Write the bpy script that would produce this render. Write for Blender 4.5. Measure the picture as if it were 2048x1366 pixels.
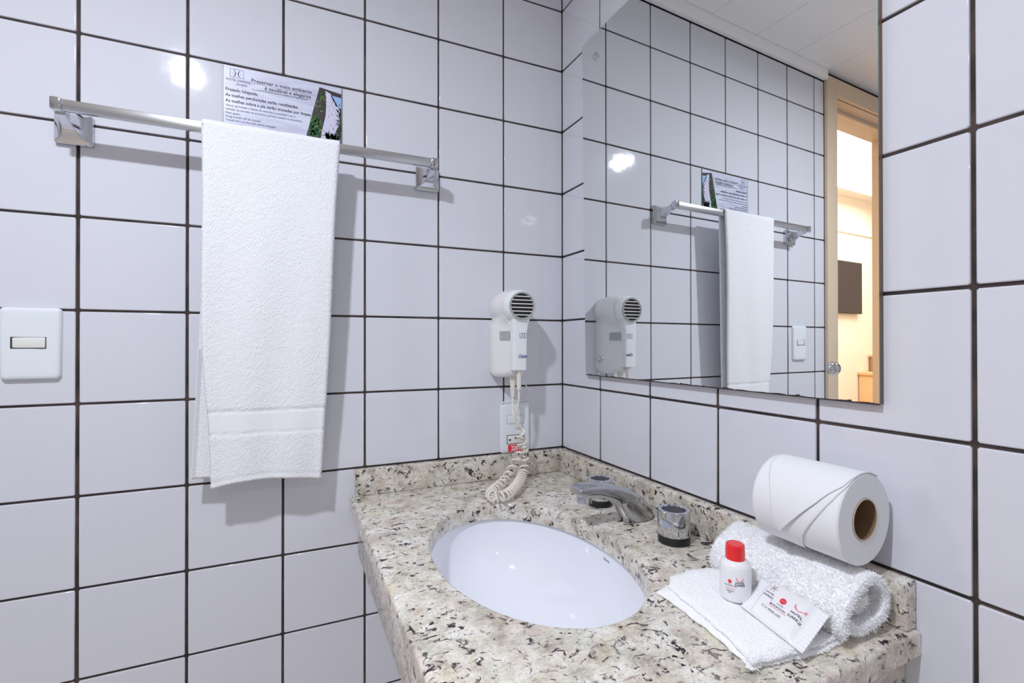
import bpy, bmesh, math, random
import numpy as np
from mathutils import Vector, Matrix

for o in list(bpy.data.objects): bpy.data.objects.remove(o)
random.seed(4); rng = np.random.default_rng(7)
scene = bpy.context.scene
col = scene.collection
PI = math.pi

# ------------------------------------------------------------------ camera, world, light, exposure
CAM = Vector((-0.5787, -1.0135, 1.1691)); YAW, PITCH, ROLL = 1.1564, 0.0043, -0.0009
cd = bpy.data.cameras.new('camera'); cam = bpy.data.objects.new('camera', cd); col.objects.link(cam)
fw = Vector((math.cos(YAW)*math.cos(PITCH), math.sin(YAW)*math.cos(PITCH), math.sin(PITCH)))
rt = fw.cross(Vector((0, 0, 1))).normalized(); up = rt.cross(fw)
rt, up = rt*math.cos(ROLL)+up*math.sin(ROLL), -rt*math.sin(ROLL)+up*math.cos(ROLL)
cam.matrix_world = Matrix(((rt.x, up.x, -fw.x, CAM.x), (rt.y, up.y, -fw.y, CAM.y), (rt.z, up.z, -fw.z, CAM.z), (0, 0, 0, 1)))
cd.sensor_width = 36; cd.lens = 937.75/2048*36; cd.clip_start = 0.01; cd.clip_end = 50
scene.camera = cam
scene.view_settings.view_transform = 'Standard'; scene.view_settings.look = 'None'
scene.view_settings.gamma = 1; scene.view_settings.use_curve_mapping = False
scene.view_settings.exposure = 0.35
scene.cycles.use_denoising = True; scene.cycles.denoiser = 'OPENIMAGEDENOISE'
scene.cycles.max_bounces = 14; scene.cycles.diffuse_bounces = 8; scene.cycles.glossy_bounces = 6
scene.cycles.caustics_reflective = True; scene.cycles.caustics_refractive = False
scene.cycles.sample_clamp_indirect = 3.0

wd = bpy.data.worlds.new('world'); scene.world = wd; wd.use_nodes = True
wd.node_tree.nodes['Background'].inputs[0].default_value = (1.0, 0.96, 0.93, 1)
wd.node_tree.nodes['Background'].inputs[1].default_value = 0.32

def lamp(name, kind, loc, energy, color, **kw):
    l = bpy.data.lights.new(name, kind); l.energy = energy; l.color = color
    for k, v in kw.items(): setattr(l, k, v)
    o = bpy.data.objects.new(name, l); col.objects.link(o); o.location = loc
    return o
lamp('ceiling_bulb_light', 'AREA', (-0.94, -0.86, 2.075), 12.6, (0.84, 0.90, 1.0), shape='DISK', size=0.07)
lamp('entrance_bulb_light', 'AREA', (-0.81, -2.2, 2.085), 3.8, (0.92, 0.94, 1.0), shape='DISK', size=0.10)
lamp('bedroom_light', 'AREA', (-3.3, 0.82, 2.5), 50, (1.0, 0.92, 0.82), shape='RECTANGLE', size=2.6, size_y=0.9)

# ------------------------------------------------------------------ frames and small mesh helpers
PHI = 0.0341; S0 = 0.0034
class Frame:
    def __init__(s, origin, rot):
        s.o = Vector(origin); s.rot = rot; s.M = Matrix.Rotation(rot, 3, 'Z')
    def w(s, p): return s.o + s.M @ Vector(p)
FL = Frame((0, 0, 0), 0.0)                     # left wall is the plane y = 0, the room lies at y < 0
FR = Frame((S0, 0, 0), PI+PHI)                 # right wall: x = distance off the wall, y = distance from the corner

class Thing:
    def __init__(s, obj, frame, base): s.obj, s.frame, s.base = obj, frame, Vector(base)

def tag(o, label=None, cat=None, group=None, kind=None):
    if isinstance(o, Thing): o = o.obj
    if label: o['label'] = label
    if cat: o['category'] = cat
    if group: o['group'] = group
    if kind: o['kind'] = kind
    return o

def thing(name, label, cat, frame, base, group=None):
    o = bpy.data.objects.new(name, None); col.objects.link(o)
    o.empty_display_size = 0.02
    o.location = frame.w(base); o.rotation_euler = (0, 0, frame.rot)
    tag(o, label, cat, group)
    return Thing(o, frame, base)

def finish(me, mats, smooth=None):
    if not isinstance(mats, (list, tuple)): mats = [mats]
    for m in mats:
        if m: me.materials.append(m)
    if smooth is not None:
        if smooth >= 179: me.polygons.foreach_set('use_smooth', [True]*len(me.polygons))
        elif smooth > 0:
            me.polygons.foreach_set('use_smooth', [True]*len(me.polygons))
            bm = bmesh.new(); bm.from_mesh(me)
            for e in bm.edges:
                if len(e.link_faces) == 2 and e.calc_face_angle(0) > math.radians(smooth): e.smooth = False
            bm.to_mesh(me); bm.free()
    me.update()

def mk(name, me, parent=None, frame=FL, base=(0, 0, 0)):
    """link a mesh; coordinates are in frame space, `base` is subtracted"""
    o = bpy.data.objects.new(name, me); col.objects.link(o)
    if parent is not None:
        if isinstance(parent, Thing):
            b = parent.base; me.transform(Matrix.Translation(-b)); o.parent = parent.obj
        else:
            b = Vector(parent['_b']) if '_b' in parent else Vector((0, 0, 0))
            me.transform(Matrix.Translation(-b)); o.parent = parent
        o['_b'] = tuple(b)
    else:
        me.transform(Matrix.Translation(-Vector(base)))
        o.location = frame.w(base); o.rotation_euler = (0, 0, frame.rot)
        o['_b'] = tuple(base)
    return o

def pyd(name, verts, faces, mats, parent=None, smooth=None, frame=FL, base=(0, 0, 0), fm=None):
    me = bpy.data.meshes.new(name)
    me.from_pydata([tuple(v) for v in verts], [], faces)
    if fm is not None: me.polygons.foreach_set('material_index', fm)
    finish(me, mats, smooth)
    return mk(name, me, parent, frame, base)

def box_bm(bm, x0, x1, y0, y1, z0, z1, bev=0, seg=2):
    r = bmesh.ops.create_cube(bm, size=1)
    for v in r['verts']:
        v.co = Vector(((x0+x1)/2+v.co.x*(x1-x0), (y0+y1)/2+v.co.y*(y1-y0), (z0+z1)/2+v.co.z*(z1-z0)))
    if bev:
        es = list({e for v in r['verts'] for e in v.link_edges})
        bmesh.ops.bevel(bm, geom=es, offset=bev, segments=seg, profile=0.5, affect='EDGES')

def boxes(name, L, mats, parent=None, bev=0, seg=2, frame=FL, base=(0, 0, 0), smooth=30):
    bm = bmesh.new()
    for b in L: box_bm(bm, *b, bev=bev, seg=seg)
    me = bpy.data.meshes.new(name); bm.to_mesh(me); bm.free()
    finish(me, mats, smooth if bev else None)
    return mk(name, me, parent, frame, base)

def lathe_vf(prof, axis='z', c=(0, 0, 0), n=48, cap0=True, cap1=True):
    """prof = [(r, h)]; revolve about the axis through c"""
    V = []; F = []
    for r, h in prof:
        for k in range(n):
            a = 2*PI*k/n
            p = (r*math.cos(a), r*math.sin(a), h)
            if axis == 'y': p = (r*math.cos(a), h, r*math.sin(a))
            if axis == 'x': p = (h, r*math.cos(a), r*math.sin(a))
            V.append((c[0]+p[0], c[1]+p[1], c[2]+p[2]))
    for i in range(len(prof)-1):
        for k in range(n):
            k2 = (k+1) % n
            F.append((i*n+k, i*n+k2, (i+1)*n+k2, (i+1)*n+k))
    if cap0: F.append(tuple(range(n-1, -1, -1)))
    if cap1: F.append(tuple((len(prof)-1)*n+k for k in range(n)))
    return V, F

def fixn(me):
    bm = bmesh.new(); bm.from_mesh(me); bmesh.ops.recalc_face_normals(bm, faces=bm.faces[:]); bm.to_mesh(me); bm.free()

def lathe(name, prof, mats, parent=None, axis='z', c=(0, 0, 0), n=48, cap0=True, cap1=True, smooth=35, frame=FL, base=(0, 0, 0)):
    V, F = lathe_vf(prof, axis, c, n, cap0, cap1)
    me = bpy.data.meshes.new(name); me.from_pydata(V, [], F); fixn(me)
    finish(me, mats, smooth)
    return mk(name, me, parent, frame, base)

def grid_faces(nu, nv, closed_u=False, off=0):
    F = []
    for j in range(nv-1):
        for i in range(nu if closed_u else nu-1):
            i2 = (i+1) % nu
            F.append((off+j*nu+i, off+j*nu+i2, off+(j+1)*nu+i2, off+(j+1)*nu+i))
    return F

def sweep(path, radius, n=8, closed=False):
    P = np.array(path, float); m = len(P)
    T = np.gradient(P, axis=0); T /= np.linalg.norm(T, axis=1)[:, None]
    a = np.array([0, 0, 1.0]) if abs(T[0][2]) < .9 else np.array([1.0, 0, 0])
    nrm = np.cross(T[0], a); nrm /= np.linalg.norm(nrm)
    V = []; rad = radius if hasattr(radius, '__len__') else [radius]*m
    for i in range(m):
        nrm = nrm-T[i]*(nrm@T[i]); nrm /= np.linalg.norm(nrm); b = np.cross(T[i], nrm)
        for k in range(n):
            t = 2*PI*k/n; V.append(P[i]+rad[i]*(math.cos(t)*nrm+math.sin(t)*b))
    F = [tuple(reversed(f)) for f in grid_faces(n, m, True)]
    F += [tuple(range(n)), tuple((m-1)*n+k for k in range(n-1, -1, -1))]
    return V, F

def tube(name, path, radius, mats, parent=None, n=10, **kw):
    V, F = sweep(path, radius, n)
    me = bpy.data.meshes.new(name); me.from_pydata([tuple(v) for v in V], [], F); fixn(me)
    finish(me, mats, 179)
    return mk(name, me, parent, **kw)

def spline(pts, n=40):
    P = np.array(pts, float); P = np.vstack([2*P[0]-P[1], P, 2*P[-1]-P[-2]]); out = []
    for i in range(1, len(P)-2):
        for k in range(n):
            t = k/n; p0, p1, p2, p3 = P[i-1:i+3]
            out.append(.5*((2*p1)+(-p0+p2)*t+(2*p0-5*p1+4*p2-p3)*t*t+(-p0+3*p1-3*p2+p3)*t**3))
    out.append(P[-2]); return np.array(out)

def text_vf(s, size, align='LEFT', bold=0.0, shear=0.0, xs=1.0):
    cu = bpy.data.curves.new('t', 'FONT'); cu.body = s; cu.size = size; cu.align_x = align
    cu.offset = bold*size; cu.shear = shear; cu.resolution_u = 2
    ob = bpy.data.objects.new('t', cu); col.objects.link(ob)
    bpy.context.view_layer.update()
    me = bpy.data.meshes.new_from_object(ob)
    V = [(v.co.x*xs, v.co.y) for v in me.vertices]; F = [tuple(p.vertices) for p in me.polygons]
    bpy.data.objects.remove(ob); bpy.data.curves.remove(cu); bpy.data.meshes.remove(me)
    return V, F

class Print:
    """collects flat printed marks in (u, v), then maps them onto a surface"""
    def __init__(s): s.V = []; s.F = []; s.M = []
    def add(s, V, F, m, du=0, dv=0):
        o = len(s.V); s.V += [(x+du, y+dv) for x, y in V]
        s.F += [tuple(i+o for i in f) for f in F]; s.M += [m]*len(F)
    def text(s, t, size, u, v, m=0, **kw):
        V, F = text_vf(t, size, **kw); s.add(V, F, m, u, v)
    def poly(s, pts, m=0): s.add(pts, [tuple(range(len(pts)))], m)
    def line(s, pts, w, m=0):
        for (x0, y0), (x1, y1) in zip(pts[:-1], pts[1:]):
            dx, dy = x1-x0, y1-y0; L = math.hypot(dx, dy) or 1; nx, ny = -dy/L*w/2, dx/L*w/2
            s.poly([(x0+nx, y0+ny), (x0-nx, y0-ny), (x1-nx, y1-ny), (x1+nx, y1+ny)], m)
    def disc(s, u, v, r, m=0, n=24):
        s.poly([(u+r*math.cos(2*PI*k/n), v+r*math.sin(2*PI*k/n)) for k in range(n)], m)
    def build(s, name, fn, mats, parent=None, **kw):
        return pyd(name, [fn(x, y) for x, y in s.V], s.F, mats, parent, fm=s.M, **kw)

# ------------------------------------------------------------------ materials
def mat(name, base, rough=0.5, metal=0.0, spec=0.5, coat=0.0, emit=None, es=0, bump=None, sub=0, sheen=0, tr=0):
    m = bpy.data.materials.new(name); m.use_nodes = True
    nt = m.node_tree; b = nt.nodes['Principled BSDF']
    b.inputs['Base Color'].default_value = (*base, 1); b.inputs['Roughness'].default_value = rough
    b.inputs['Metallic'].default_value = metal; b.inputs['Specular IOR Level'].default_value = spec
    b.inputs['Coat Weight'].default_value = coat
    if sheen: b.inputs['Sheen Weight'].default_value = sheen; b.inputs['Sheen Roughness'].default_value = 0.6
    if tr: b.inputs['Transmission Weight'].default_value = tr
    if sub:
        b.inputs['Subsurface Weight'].default_value = sub; b.inputs['Subsurface Scale'].default_value = 0.004
        b.inputs['Subsurface Radius'].default_value = (1, 1, 1)
    if emit: b.inputs['Emission Color'].default_value = (*emit, 1); b.inputs['Emission Strength'].default_value = es
    if bump:
        sc, dist, det = bump
        tc = nt.nodes.new('ShaderNodeTexCoord'); nz = nt.nodes.new('ShaderNodeTexNoise'); bp = nt.nodes.new('ShaderNodeBump')
        nz.inputs['Scale'].default_value = sc; nz.inputs['Detail'].default_value = det
        bp.inputs['Distance'].default_value = dist; bp.inputs['Strength'].default_value = 1
        nt.links.new(tc.outputs['Object'], nz.inputs['Vector']); nt.links.new(nz.outputs['Fac'], bp.inputs['Height'])
        nt.links.new(bp.outputs['Normal'], b.inputs['Normal'])
    return m

def N(nt, t, **kw):
    n = nt.nodes.new(t)
    for k, v in kw.items():
        if k in n.inputs: n.inputs[k].default_value = v
        else: setattr(n, k, v)
    return n

M = {}
M['tile'] = mat('glazed_tile', (0.695, 0.70, 0.76), 0.06, spec=0.5, bump=(5, 0.00025, 1))
M['grout'] = mat('brown_grout', (0.035, 0.024, 0.021), 0.8, bump=(400, 0.0006, 3))
nt = M['grout'].node_tree; b = nt.nodes['Principled BSDF']
tc = N(nt, 'ShaderNodeTexCoord'); nz = N(nt, 'ShaderNodeTexNoise', Scale=22.0, Detail=4.0); cr = N(nt, 'ShaderNodeValToRGB')
cr.color_ramp.elements[0].position = .4; cr.color_ramp.elements[0].color = (.026, .018, .017, 1)
cr.color_ramp.elements[1].position = .72; cr.color_ramp.elements[1].color = (.085, .055, .048, 1)
nt.links.new(tc.outputs['Object'], nz.inputs['Vector']); nt.links.new(nz.outputs['Fac'], cr.inputs['Fac']); nt.links.new(cr.outputs['Color'], b.inputs['Base Color'])
M['chrome'] = mat('chrome', (0.64, 0.655, 0.69), 0.09, 1.0)
M['chrome_soft'] = mat('soft_chrome', (0.56, 0.57, 0.60), 0.17, 1.0)  # greyer, rougher chrome that calms the reflections in the spout
M['steel'] = mat('brushed_aluminium', (0.66, 0.67, 0.68), 0.24, 1.0)
M['mirror'] = mat('mirror_glass', (0.90, 0.925, 0.92), 0.0, 1.0)
M['glass_edge'] = mat('glass_edge', (0.10, 0.14, 0.13), 0.2)
M['backing'] = mat('wood_backing', (0.20, 0.095, 0.045), 0.5, bump=(120, 0.0004, 3))
M['black'] = mat('black_plastic', (0.012, 0.012, 0.013), 0.3)
M['knob_top'] = mat('smoky_cap', (0.05, 0.05, 0.06), 0.5, spec=0.15)
M['ceramic'] = mat('white_ceramic', (0.86, 0.875, 0.93), 0.05, coat=0.3)
M['silicone'] = mat('grey_silicone', (0.45, 0.46, 0.45), 0.5)
M['plastic'] = mat('white_plastic', (0.83, 0.85, 0.87), 0.22)
M['plate'] = mat('bluish_white_plastic', (0.78, 0.82, 0.86), 0.2)
M['plastic_warm'] = mat('offwhite_plastic', (0.84, 0.83, 0.82), 0.25)
M['ivory'] = mat('ivory_plastic', (0.80, 0.80, 0.755), 0.3)
M['cord'] = mat('cream_cord', (0.80, 0.745, 0.66), 0.4)
M['grey_button'] = mat('grey_button', (0.40, 0.43, 0.42), 0.3)
M['dark'] = mat('dark_opening', (0.03, 0.022, 0.025), 0.6)
M['red'] = mat('red_plastic', (0.80, 0.012, 0.018), 0.25, coat=0.3)
M['red_print'] = mat('red_print', (0.80, 0.03, 0.06), 0.5)
M['pink_print'] = mat('pink_print', (0.80, 0.38, 0.42), 0.5)
M['maroon_print'] = mat('maroon_print', (0.12, 0.02, 0.035), 0.5)
M['blue_print'] = mat('blue_print', (0.05, 0.14, 0.30), 0.5)
M['ink'] = mat('dark_ink', (0.035, 0.03, 0.06), 0.5)
M['white_print'] = mat('white_print', (0.9, 0.88, 0.88), 0.5)
M['bottle'] = mat('white_bottle', (0.84, 0.835, 0.875), 0.22, sub=0.15)
M['film'] = mat('pearly_wrapper', (0.86, 0.855, 0.875), 0.24, spec=0.7, bump=(60, 0.0004, 2))
M['paper'] = mat('tissue_paper', (0.78, 0.785, 0.815), 0.95, bump=(900, 0.0002, 3))
M['card_core'] = mat('brown_cardboard', (0.20, 0.115, 0.06), 0.85)
M['card_rim'] = mat('pale_cardboard', (0.62, 0.52, 0.42), 0.85)
M['pvc'] = mat('ceiling_panel', (0.95, 0.945, 0.935), 0.5)
M['gap'] = mat('ceiling_gap', (0.16, 0.15, 0.14), 0.8)
M['casing'] = mat('beige_painted_wood', (0.70, 0.55, 0.40), 0.42)
M['cream'] = mat('cream_wall', (0.85, 0.80, 0.73), 0.8)
M['tv'] = mat('tv_screen', (0.035, 0.030, 0.036), 0.35)
M['wood'] = mat('honey_wood', (0.72, 0.47, 0.25), 0.45)
M['wood_dark'] = mat('brown_wood', (0.36, 0.20, 0.10), 0.5)
M['floor'] = mat('floor_tile', (0.68, 0.64, 0.60), 0.35)
M['emit'] = mat('lit_globe', (1, 1, 1), 0.4, emit=(0.95, 0.96, 1.0), es=6)
M['pile'] = mat('terry_pile', (0.94, 0.94, 0.95), 1.0)

def terry(name, band=None):
    m = mat(name, (0.86, 0.868, 0.895), 0.95, sheen=0.25); nt = m.node_tree; b = nt.nodes['Principled BSDF']
    tc = N(nt, 'ShaderNodeTexCoord'); mp = N(nt, 'ShaderNodeMapping')
    mp.inputs['Rotation'].default_value = (0, math.radians(58), 0); m2 = N(nt, 'ShaderNodeMapping'); m2.inputs['Scale'].default_value = (.5, .8, 1.15)
    v = N(nt, 'ShaderNodeTexVoronoi', Scale=430.0); nz = N(nt, 'ShaderNodeTexNoise', Scale=620.0, Detail=3.0)
    n2 = N(nt, 'ShaderNodeTexNoise', Scale=14.0, Detail=2.0)
    mx = N(nt, 'ShaderNodeMath', operation='MULTIPLY_ADD'); mx.inputs[1].default_value = 0.45
    bp = N(nt, 'ShaderNodeBump', Distance=0.0012, Strength=0.7)
    nt.links.new(tc.outputs['Object'], mp.inputs['Vector']); nt.links.new(mp.outputs['Vector'], m2.inputs['Vector']); nt.links.new(m2.outputs['Vector'], v.inputs['Vector'])
    nt.links.new(tc.outputs['Object'], nz.inputs['Vector']); nt.links.new(tc.outputs['Object'], n2.inputs['Vector'])
    nt.links.new(nz.outputs['Fac'], mx.inputs[0]); nt.links.new(v.outputs['Distance'], mx.inputs[2])
    nt.links.new(mx.outputs[0], bp.inputs['Height']); nt.links.new(bp.outputs['Normal'], b.inputs['Normal'])
    return m
M['terry'] = terry('terry_cloth')
M['terry_white'] = terry('terry_face_cloth'); M['terry_white'].node_tree.nodes['Principled BSDF'].inputs['Base Color'].default_value = (.93, .93, .945, 1)
M['band'] = mat('towel_band', (0.87, 0.872, 0.895), 0.9, bump=(500, 0.0005, 2))

def granite():
    m = mat('granite', (0.6, 0.57, 0.5), 0.16, spec=0.4); nt = m.node_tree; b = nt.nodes['Principled BSDF']; L = nt.links.new
    g = N(nt, 'ShaderNodeTexCoord')
    def noise(s, d=3, r=.55, sc=None, rot=None, dist=0):
        n = N(nt, 'ShaderNodeTexNoise', Scale=s, Detail=d, Roughness=r, Distortion=dist)
        if sc:
            mp = N(nt, 'ShaderNodeMapping'); mp.inputs['Scale'].default_value = sc
            if rot: mp.inputs['Rotation'].default_value = rot
            L(g.outputs['Object'], mp.inputs['Vector']); L(mp.outputs['Vector'], n.inputs['Vector'])
        else: L(g.outputs['Object'], n.inputs['Vector'])
        return n.outputs['Fac']
    def ramp(f, *st):
        c = N(nt, 'ShaderNodeValToRGB'); e = c.color_ramp.elements
        while len(e) < len(st): e.new(.5)
        for el, (p, cc) in zip(e, st): el.position = p; el.color = (*cc, 1) if len(cc) == 3 else cc
        L(f, c.inputs['Fac']); return c.outputs['Color']
    def mix(a, bb, f, mode='MIX'):
        x = N(nt, 'ShaderNodeMix', data_type='RGBA', blend_type=mode); L(f, x.inputs['Factor'])
        for s, i in ((a, 6), (bb, 7)):
            if isinstance(s, tuple): x.inputs[i].default_value = (*s, 1)
            else: L(s, x.inputs[i])
        return x.outputs[2]
    def mul(a, bb):
        x = N(nt, 'ShaderNodeMath', operation='MULTIPLY'); L(a, x.inputs[0]); L(bb, x.inputs[1]); return x.outputs[0]
    W0, W1 = (0, 0, 0), (1, 1, 1)
    c = ramp(noise(34, 5, .62), (.30, (.38, .34, .28)), (.42, (.63, .58, .49)), (.54, (.76, .725, .645)), (.70, (.84, .825, .775)))
    c = mix(c, (.58, .43, .37), ramp(noise(26, 4, .6, (1, 1, 1), (1, .5, 0)), (.56, W0), (.70, (.55, .55, .55))))
    c = mix(c, (.66, .54, .31), ramp(noise(19, 4, .6, (1, 1, 1), (0, .9, .4)), (.57, W0), (.72, (.50, .50, .50))))
    c = mix(c, (.44, .45, .37), ramp(noise(23, 4, .6, (1, 1, 1), (.4, 2, .4)), (.56, W0), (.70, (.60, .60, .60))))
    c = mix(c, (.42, .38, .37), ramp(noise(120, 4, .65), (.52, W0), (.66, (.55, .55, .55))))
    clus = ramp(noise(16, 3, .6), (.40, W0), (.56, W1))
    sp1 = ramp(noise(95, 3.5, .55, (1, 1.0, 1.25), (0.2, 0.3, .8), .6), (.610, W0), (.638, W1))
    sp2 = ramp(noise(62, 3, .6, (1, 1.6, 1.2), (1.2, .3, .5), 1.0), (.636, W0), (.658, W1))
    sp3 = ramp(noise(210, 3, .6, (1, 1, 1), (.7, 1.3, .5)), (.68, W0), (.71, W1))
    c = mix(c, (.17, .13, .135), ramp(noise(62, 3, .6, (1, 1.6, 1.2), (1.2, .3, .5), 1.0), (.575, W0), (.635, (.75, .75, .75))))
    c = mix(c, (.030, .022, .034), mul(sp1, clus)); c = mix(c, (.040, .022, .030), sp2); c = mix(c, (.06, .045, .05), sp3)
    g1 = ramp(noise(420, 3, .7), (.36, (.70, .69, .66)), (.60, (1.06, 1.05, 1.04)))
    x = N(nt, 'ShaderNodeMix', data_type='RGBA', blend_type='MULTIPLY'); x.inputs['Factor'].default_value = .6; L(c, x.inputs[6]); L(g1, x.inputs[7]); c = x.outputs[2]
    L(c, b.inputs['Base Color'])
    bp = N(nt, 'ShaderNodeBump', Distance=0.0004, Strength=.5); L(noise(300, 2), bp.inputs['Height']); L(bp.outputs['Normal'], b.inputs['Normal'])
    return m
M['granite'] = granite()

# ------------------------------------------------------------------ the setting
XW, YW, ZC, FZ = -2.10, -2.85, 2.15, 0.0
D0, D1, DH = -1.774, -1.205, 2.07         # door opening in the left wall
def struct(o): tag(o, kind='structure'); return o

wl = struct(boxes('wall_left', [(D1, 0.15, 0.0022, 0.12, FZ, ZC), (D0, D1, 0.0022, 0.12, DH, ZC), (XW-.1, D0, 0.0022, 0.12, FZ, ZC)], M['grout']))
wr = struct(boxes('wall_right', [(-0.12, -0.0022, -0.15, 3.05, FZ, ZC)], M['grout'], frame=FR))
struct(boxes('wall_side', [(XW-.1, XW, YW, 0.0, FZ, ZC)], M['tile']))
struct(boxes('floor', [(XW-.1, 0.15, YW-.1, 0.12, -0.08, 0)], M['floor']))
ceil = struct(boxes('ceiling', [(XW-.1, 0.15, YW-.1, 0.12, ZC+.004, ZC+.06)], M['gap']))

def tile_mesh(name, axis):
    """one glazed tile of 1 x 1, 2.2 mm proud; rounded glaze edge"""
    bm = bmesh.new(); t = 0.0022; e = 0.011
    rings = [(0.5, 0.0), (0.5, t*0.45), (0.5-e*0.35, t*0.86), (0.5-e, t)]
    idx = []
    for h, z in rings:
        c = 0.012
        pts = []
        for sx, sy in ((1, 1), (-1, 1), (-1, -1), (1, -1)):
            a = (sx*(h-c), sy*h); d = (sx*h, sy*(h-c))
            pts += [d, a] if sx*sy > 0 else [a, d]
        idx.append([bm.verts.new((x, y, z)) for x, y in pts])
    for A, B in zip(idx[:-1], idx[1:]):
        for k in range(8): bm.faces.new((A[k], A[(k+1) % 8], B[(k+1) % 8], B[k]))
    bm.faces.new(idx[-1])
    for f in bm.faces: f.smooth = len(f.verts) == 4
    me = bpy.data.meshes.new(name); bm.to_mesh(me); bm.free()
    if axis == 'L': R = Matrix(((1, 0, 0), (0, 0, -1), (0, 1, 0))).to_4x4()      # normal -> -y, v -> z
    else: R = Matrix(((0, 0, 1), (1, 0, 0), (0, 1, 0))).to_4x4()                  # normal -> +x, u -> y, v -> z
    me.transform(R); me.materials.append(M['tile']); return me

ROWS = [0.0, 0.146, 0.2990, 0.4525, 0.6058, 0.7584, 0.9130, 1.0681, 1.2254, 1.3832, 1.5391, 1.6926, 1.8439, 1.9933, 2.1125]
CL = [S0+.001, -.1538, -.3101, -.4663, -.6189, -.7753, -.9294, -1.085, -1.143]
GL = [.0024, .0032, .0032, .0037, .0040, .0044, .0050, .0045, .001]
CR = [0, .1545, .31, .4638, .6188, .7718] + [.7718+.1545*k for k in range(1, 8)]
tmL, tmR = tile_mesh('tile', 'L'), tile_mesh('tile', 'R')
def place(me, parent, loc, sc, tilt):
    o = bpy.data.objects.new('tile', me); col.objects.link(o); o.parent = parent; o.location = loc; o.scale = sc; o.rotation_euler = tilt
    return o
GH = 0.0038
for i in range(len(CL)-1):
    xa, xb = CL[i]-GL[i]/2, CL[i+1]+GL[i+1]/2
    for j in range(len(ROWS)-1):
        za, zb = ROWS[j]+GH/2, ROWS[j+1]-GH/2
        place(tmL, wl, ((xa+xb)/2, 0.0022, (za+zb)/2), (xa-xb, 1, zb-za),
              (random.gauss(0, .0016), 0, random.gauss(0, .0016)))
for i in range(len(CR)-1):
    ya, yb = CR[i]+.0020, CR[i+1]-.0020
    for j in range(len(ROWS)-1):
        za, zb = ROWS[j]+GH/2, ROWS[j+1]-GH/2
        place(tmR, wr, (-0.0022, (ya+yb)/2, (za+zb)/2), (1, yb-ya, zb-za), (0, random.gauss(0, .0012), random.gauss(0, .0012)))
# ceiling panels (white PVC strips 20 cm wide, running away from the left wall)
pj = [0.13, -.142, -.342, -.542, -.746, -.946, -1.146, -1.346, -1.546, -1.746, -1.946, -2.10]
for a, b_ in zip(pj[:-1], pj[1:]):
    boxes('ceiling_panel', [(b_+.0008, a-.0008, YW+.001, -.001, ZC, ZC+.004)], M['pvc'], ceil)
# cornices
struct(boxes('trim_1', [(-1.143, -0.003, -0.018, -0.0005, 2.1125, 2.1495)], M['pvc'], bev=.004, seg=3))
struct(boxes('trim_2', [(0.0005, 0.018, 0.02, 2.8, 2.1125, 2.1495)], M['pvc'], bev=.004, seg=3, frame=FR))
# door frame in the left wall
dr = struct(boxes('door_1', [(D1-.002, D1+.0, 0.0, 0.14, FZ, DH+.0)], M['casing'], bev=.0006))
boxes('jamb', [(D0, D0+.002, 0.0, 0.14, FZ, DH)], M['casing'], dr, bev=.0006)
boxes('lintel', [(D0+.002, D1-.002, 0.0, 0.14, DH-.002, DH)], M['casing'], dr, bev=.0006)
boxes('casing', [(D1-.001, -1.143, -.014, 0.0, FZ, 2.132)], M['casing'], dr, bev=.003, seg=3)
boxes('casing', [(D0-.06, D0+.001, -.014, 0.0, FZ, 2.132)], M['casing'], dr, bev=.003, seg=3)
boxes('head_casing', [(D0+.001, D1-.001, -.0139, 0.0, DH, 2.132)], M['casing'], dr, bev=.003, seg=3)
boxes('door_stop', [(D0+.002, D1-.002, 0.040, 0.055, DH-.016, DH-.002), (D1-.014, D1-.002, .040, .055, FZ, DH-.016), (D0+.002, D0+.014, .040, .055, FZ, DH-.016)],
      M['casing'], dr, bev=.0015)
# bedroom beyond the door
BX0, BX1, BY1, BZ = -6.2, -0.9, 1.5, 2.56
struct(boxes('wall_bedroom_near', [(D1, BX1, .12, .14, FZ, BZ), (D0, D1, .12, .14, DH, BZ), (BX0, D0, .12, .14, FZ, BZ)], M['cream']))
struct(boxes('wall_bedroom_far', [(BX0, BX1, BY1, BY1+.1, FZ, BZ)], M['cream']))
struct(boxes('wall_bedroom_end', [(BX0-.1, BX0, .12, BY1+.1, FZ, BZ)], M['cream']))
struct(boxes('wall_bedroom_side', [(BX1, BX1+.1, .12, BY1+.1, FZ, BZ)], M['cream']))
struct(boxes('ceiling_bedroom', [(BX0-.1, BX1+.1, .12, BY1+.1, BZ, BZ+.05)], M['cream']))
struct(boxes('floor_bedroom', [(BX0-.1, BX1+.1, .12, BY1+.1, -.08, 0)], M['wood_dark']))
struct(boxes('trim_3', [(BX0, BX1, BY1-.02, BY1-.0005, 2.215, 2.245)], M['cream'], bev=.004))

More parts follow.
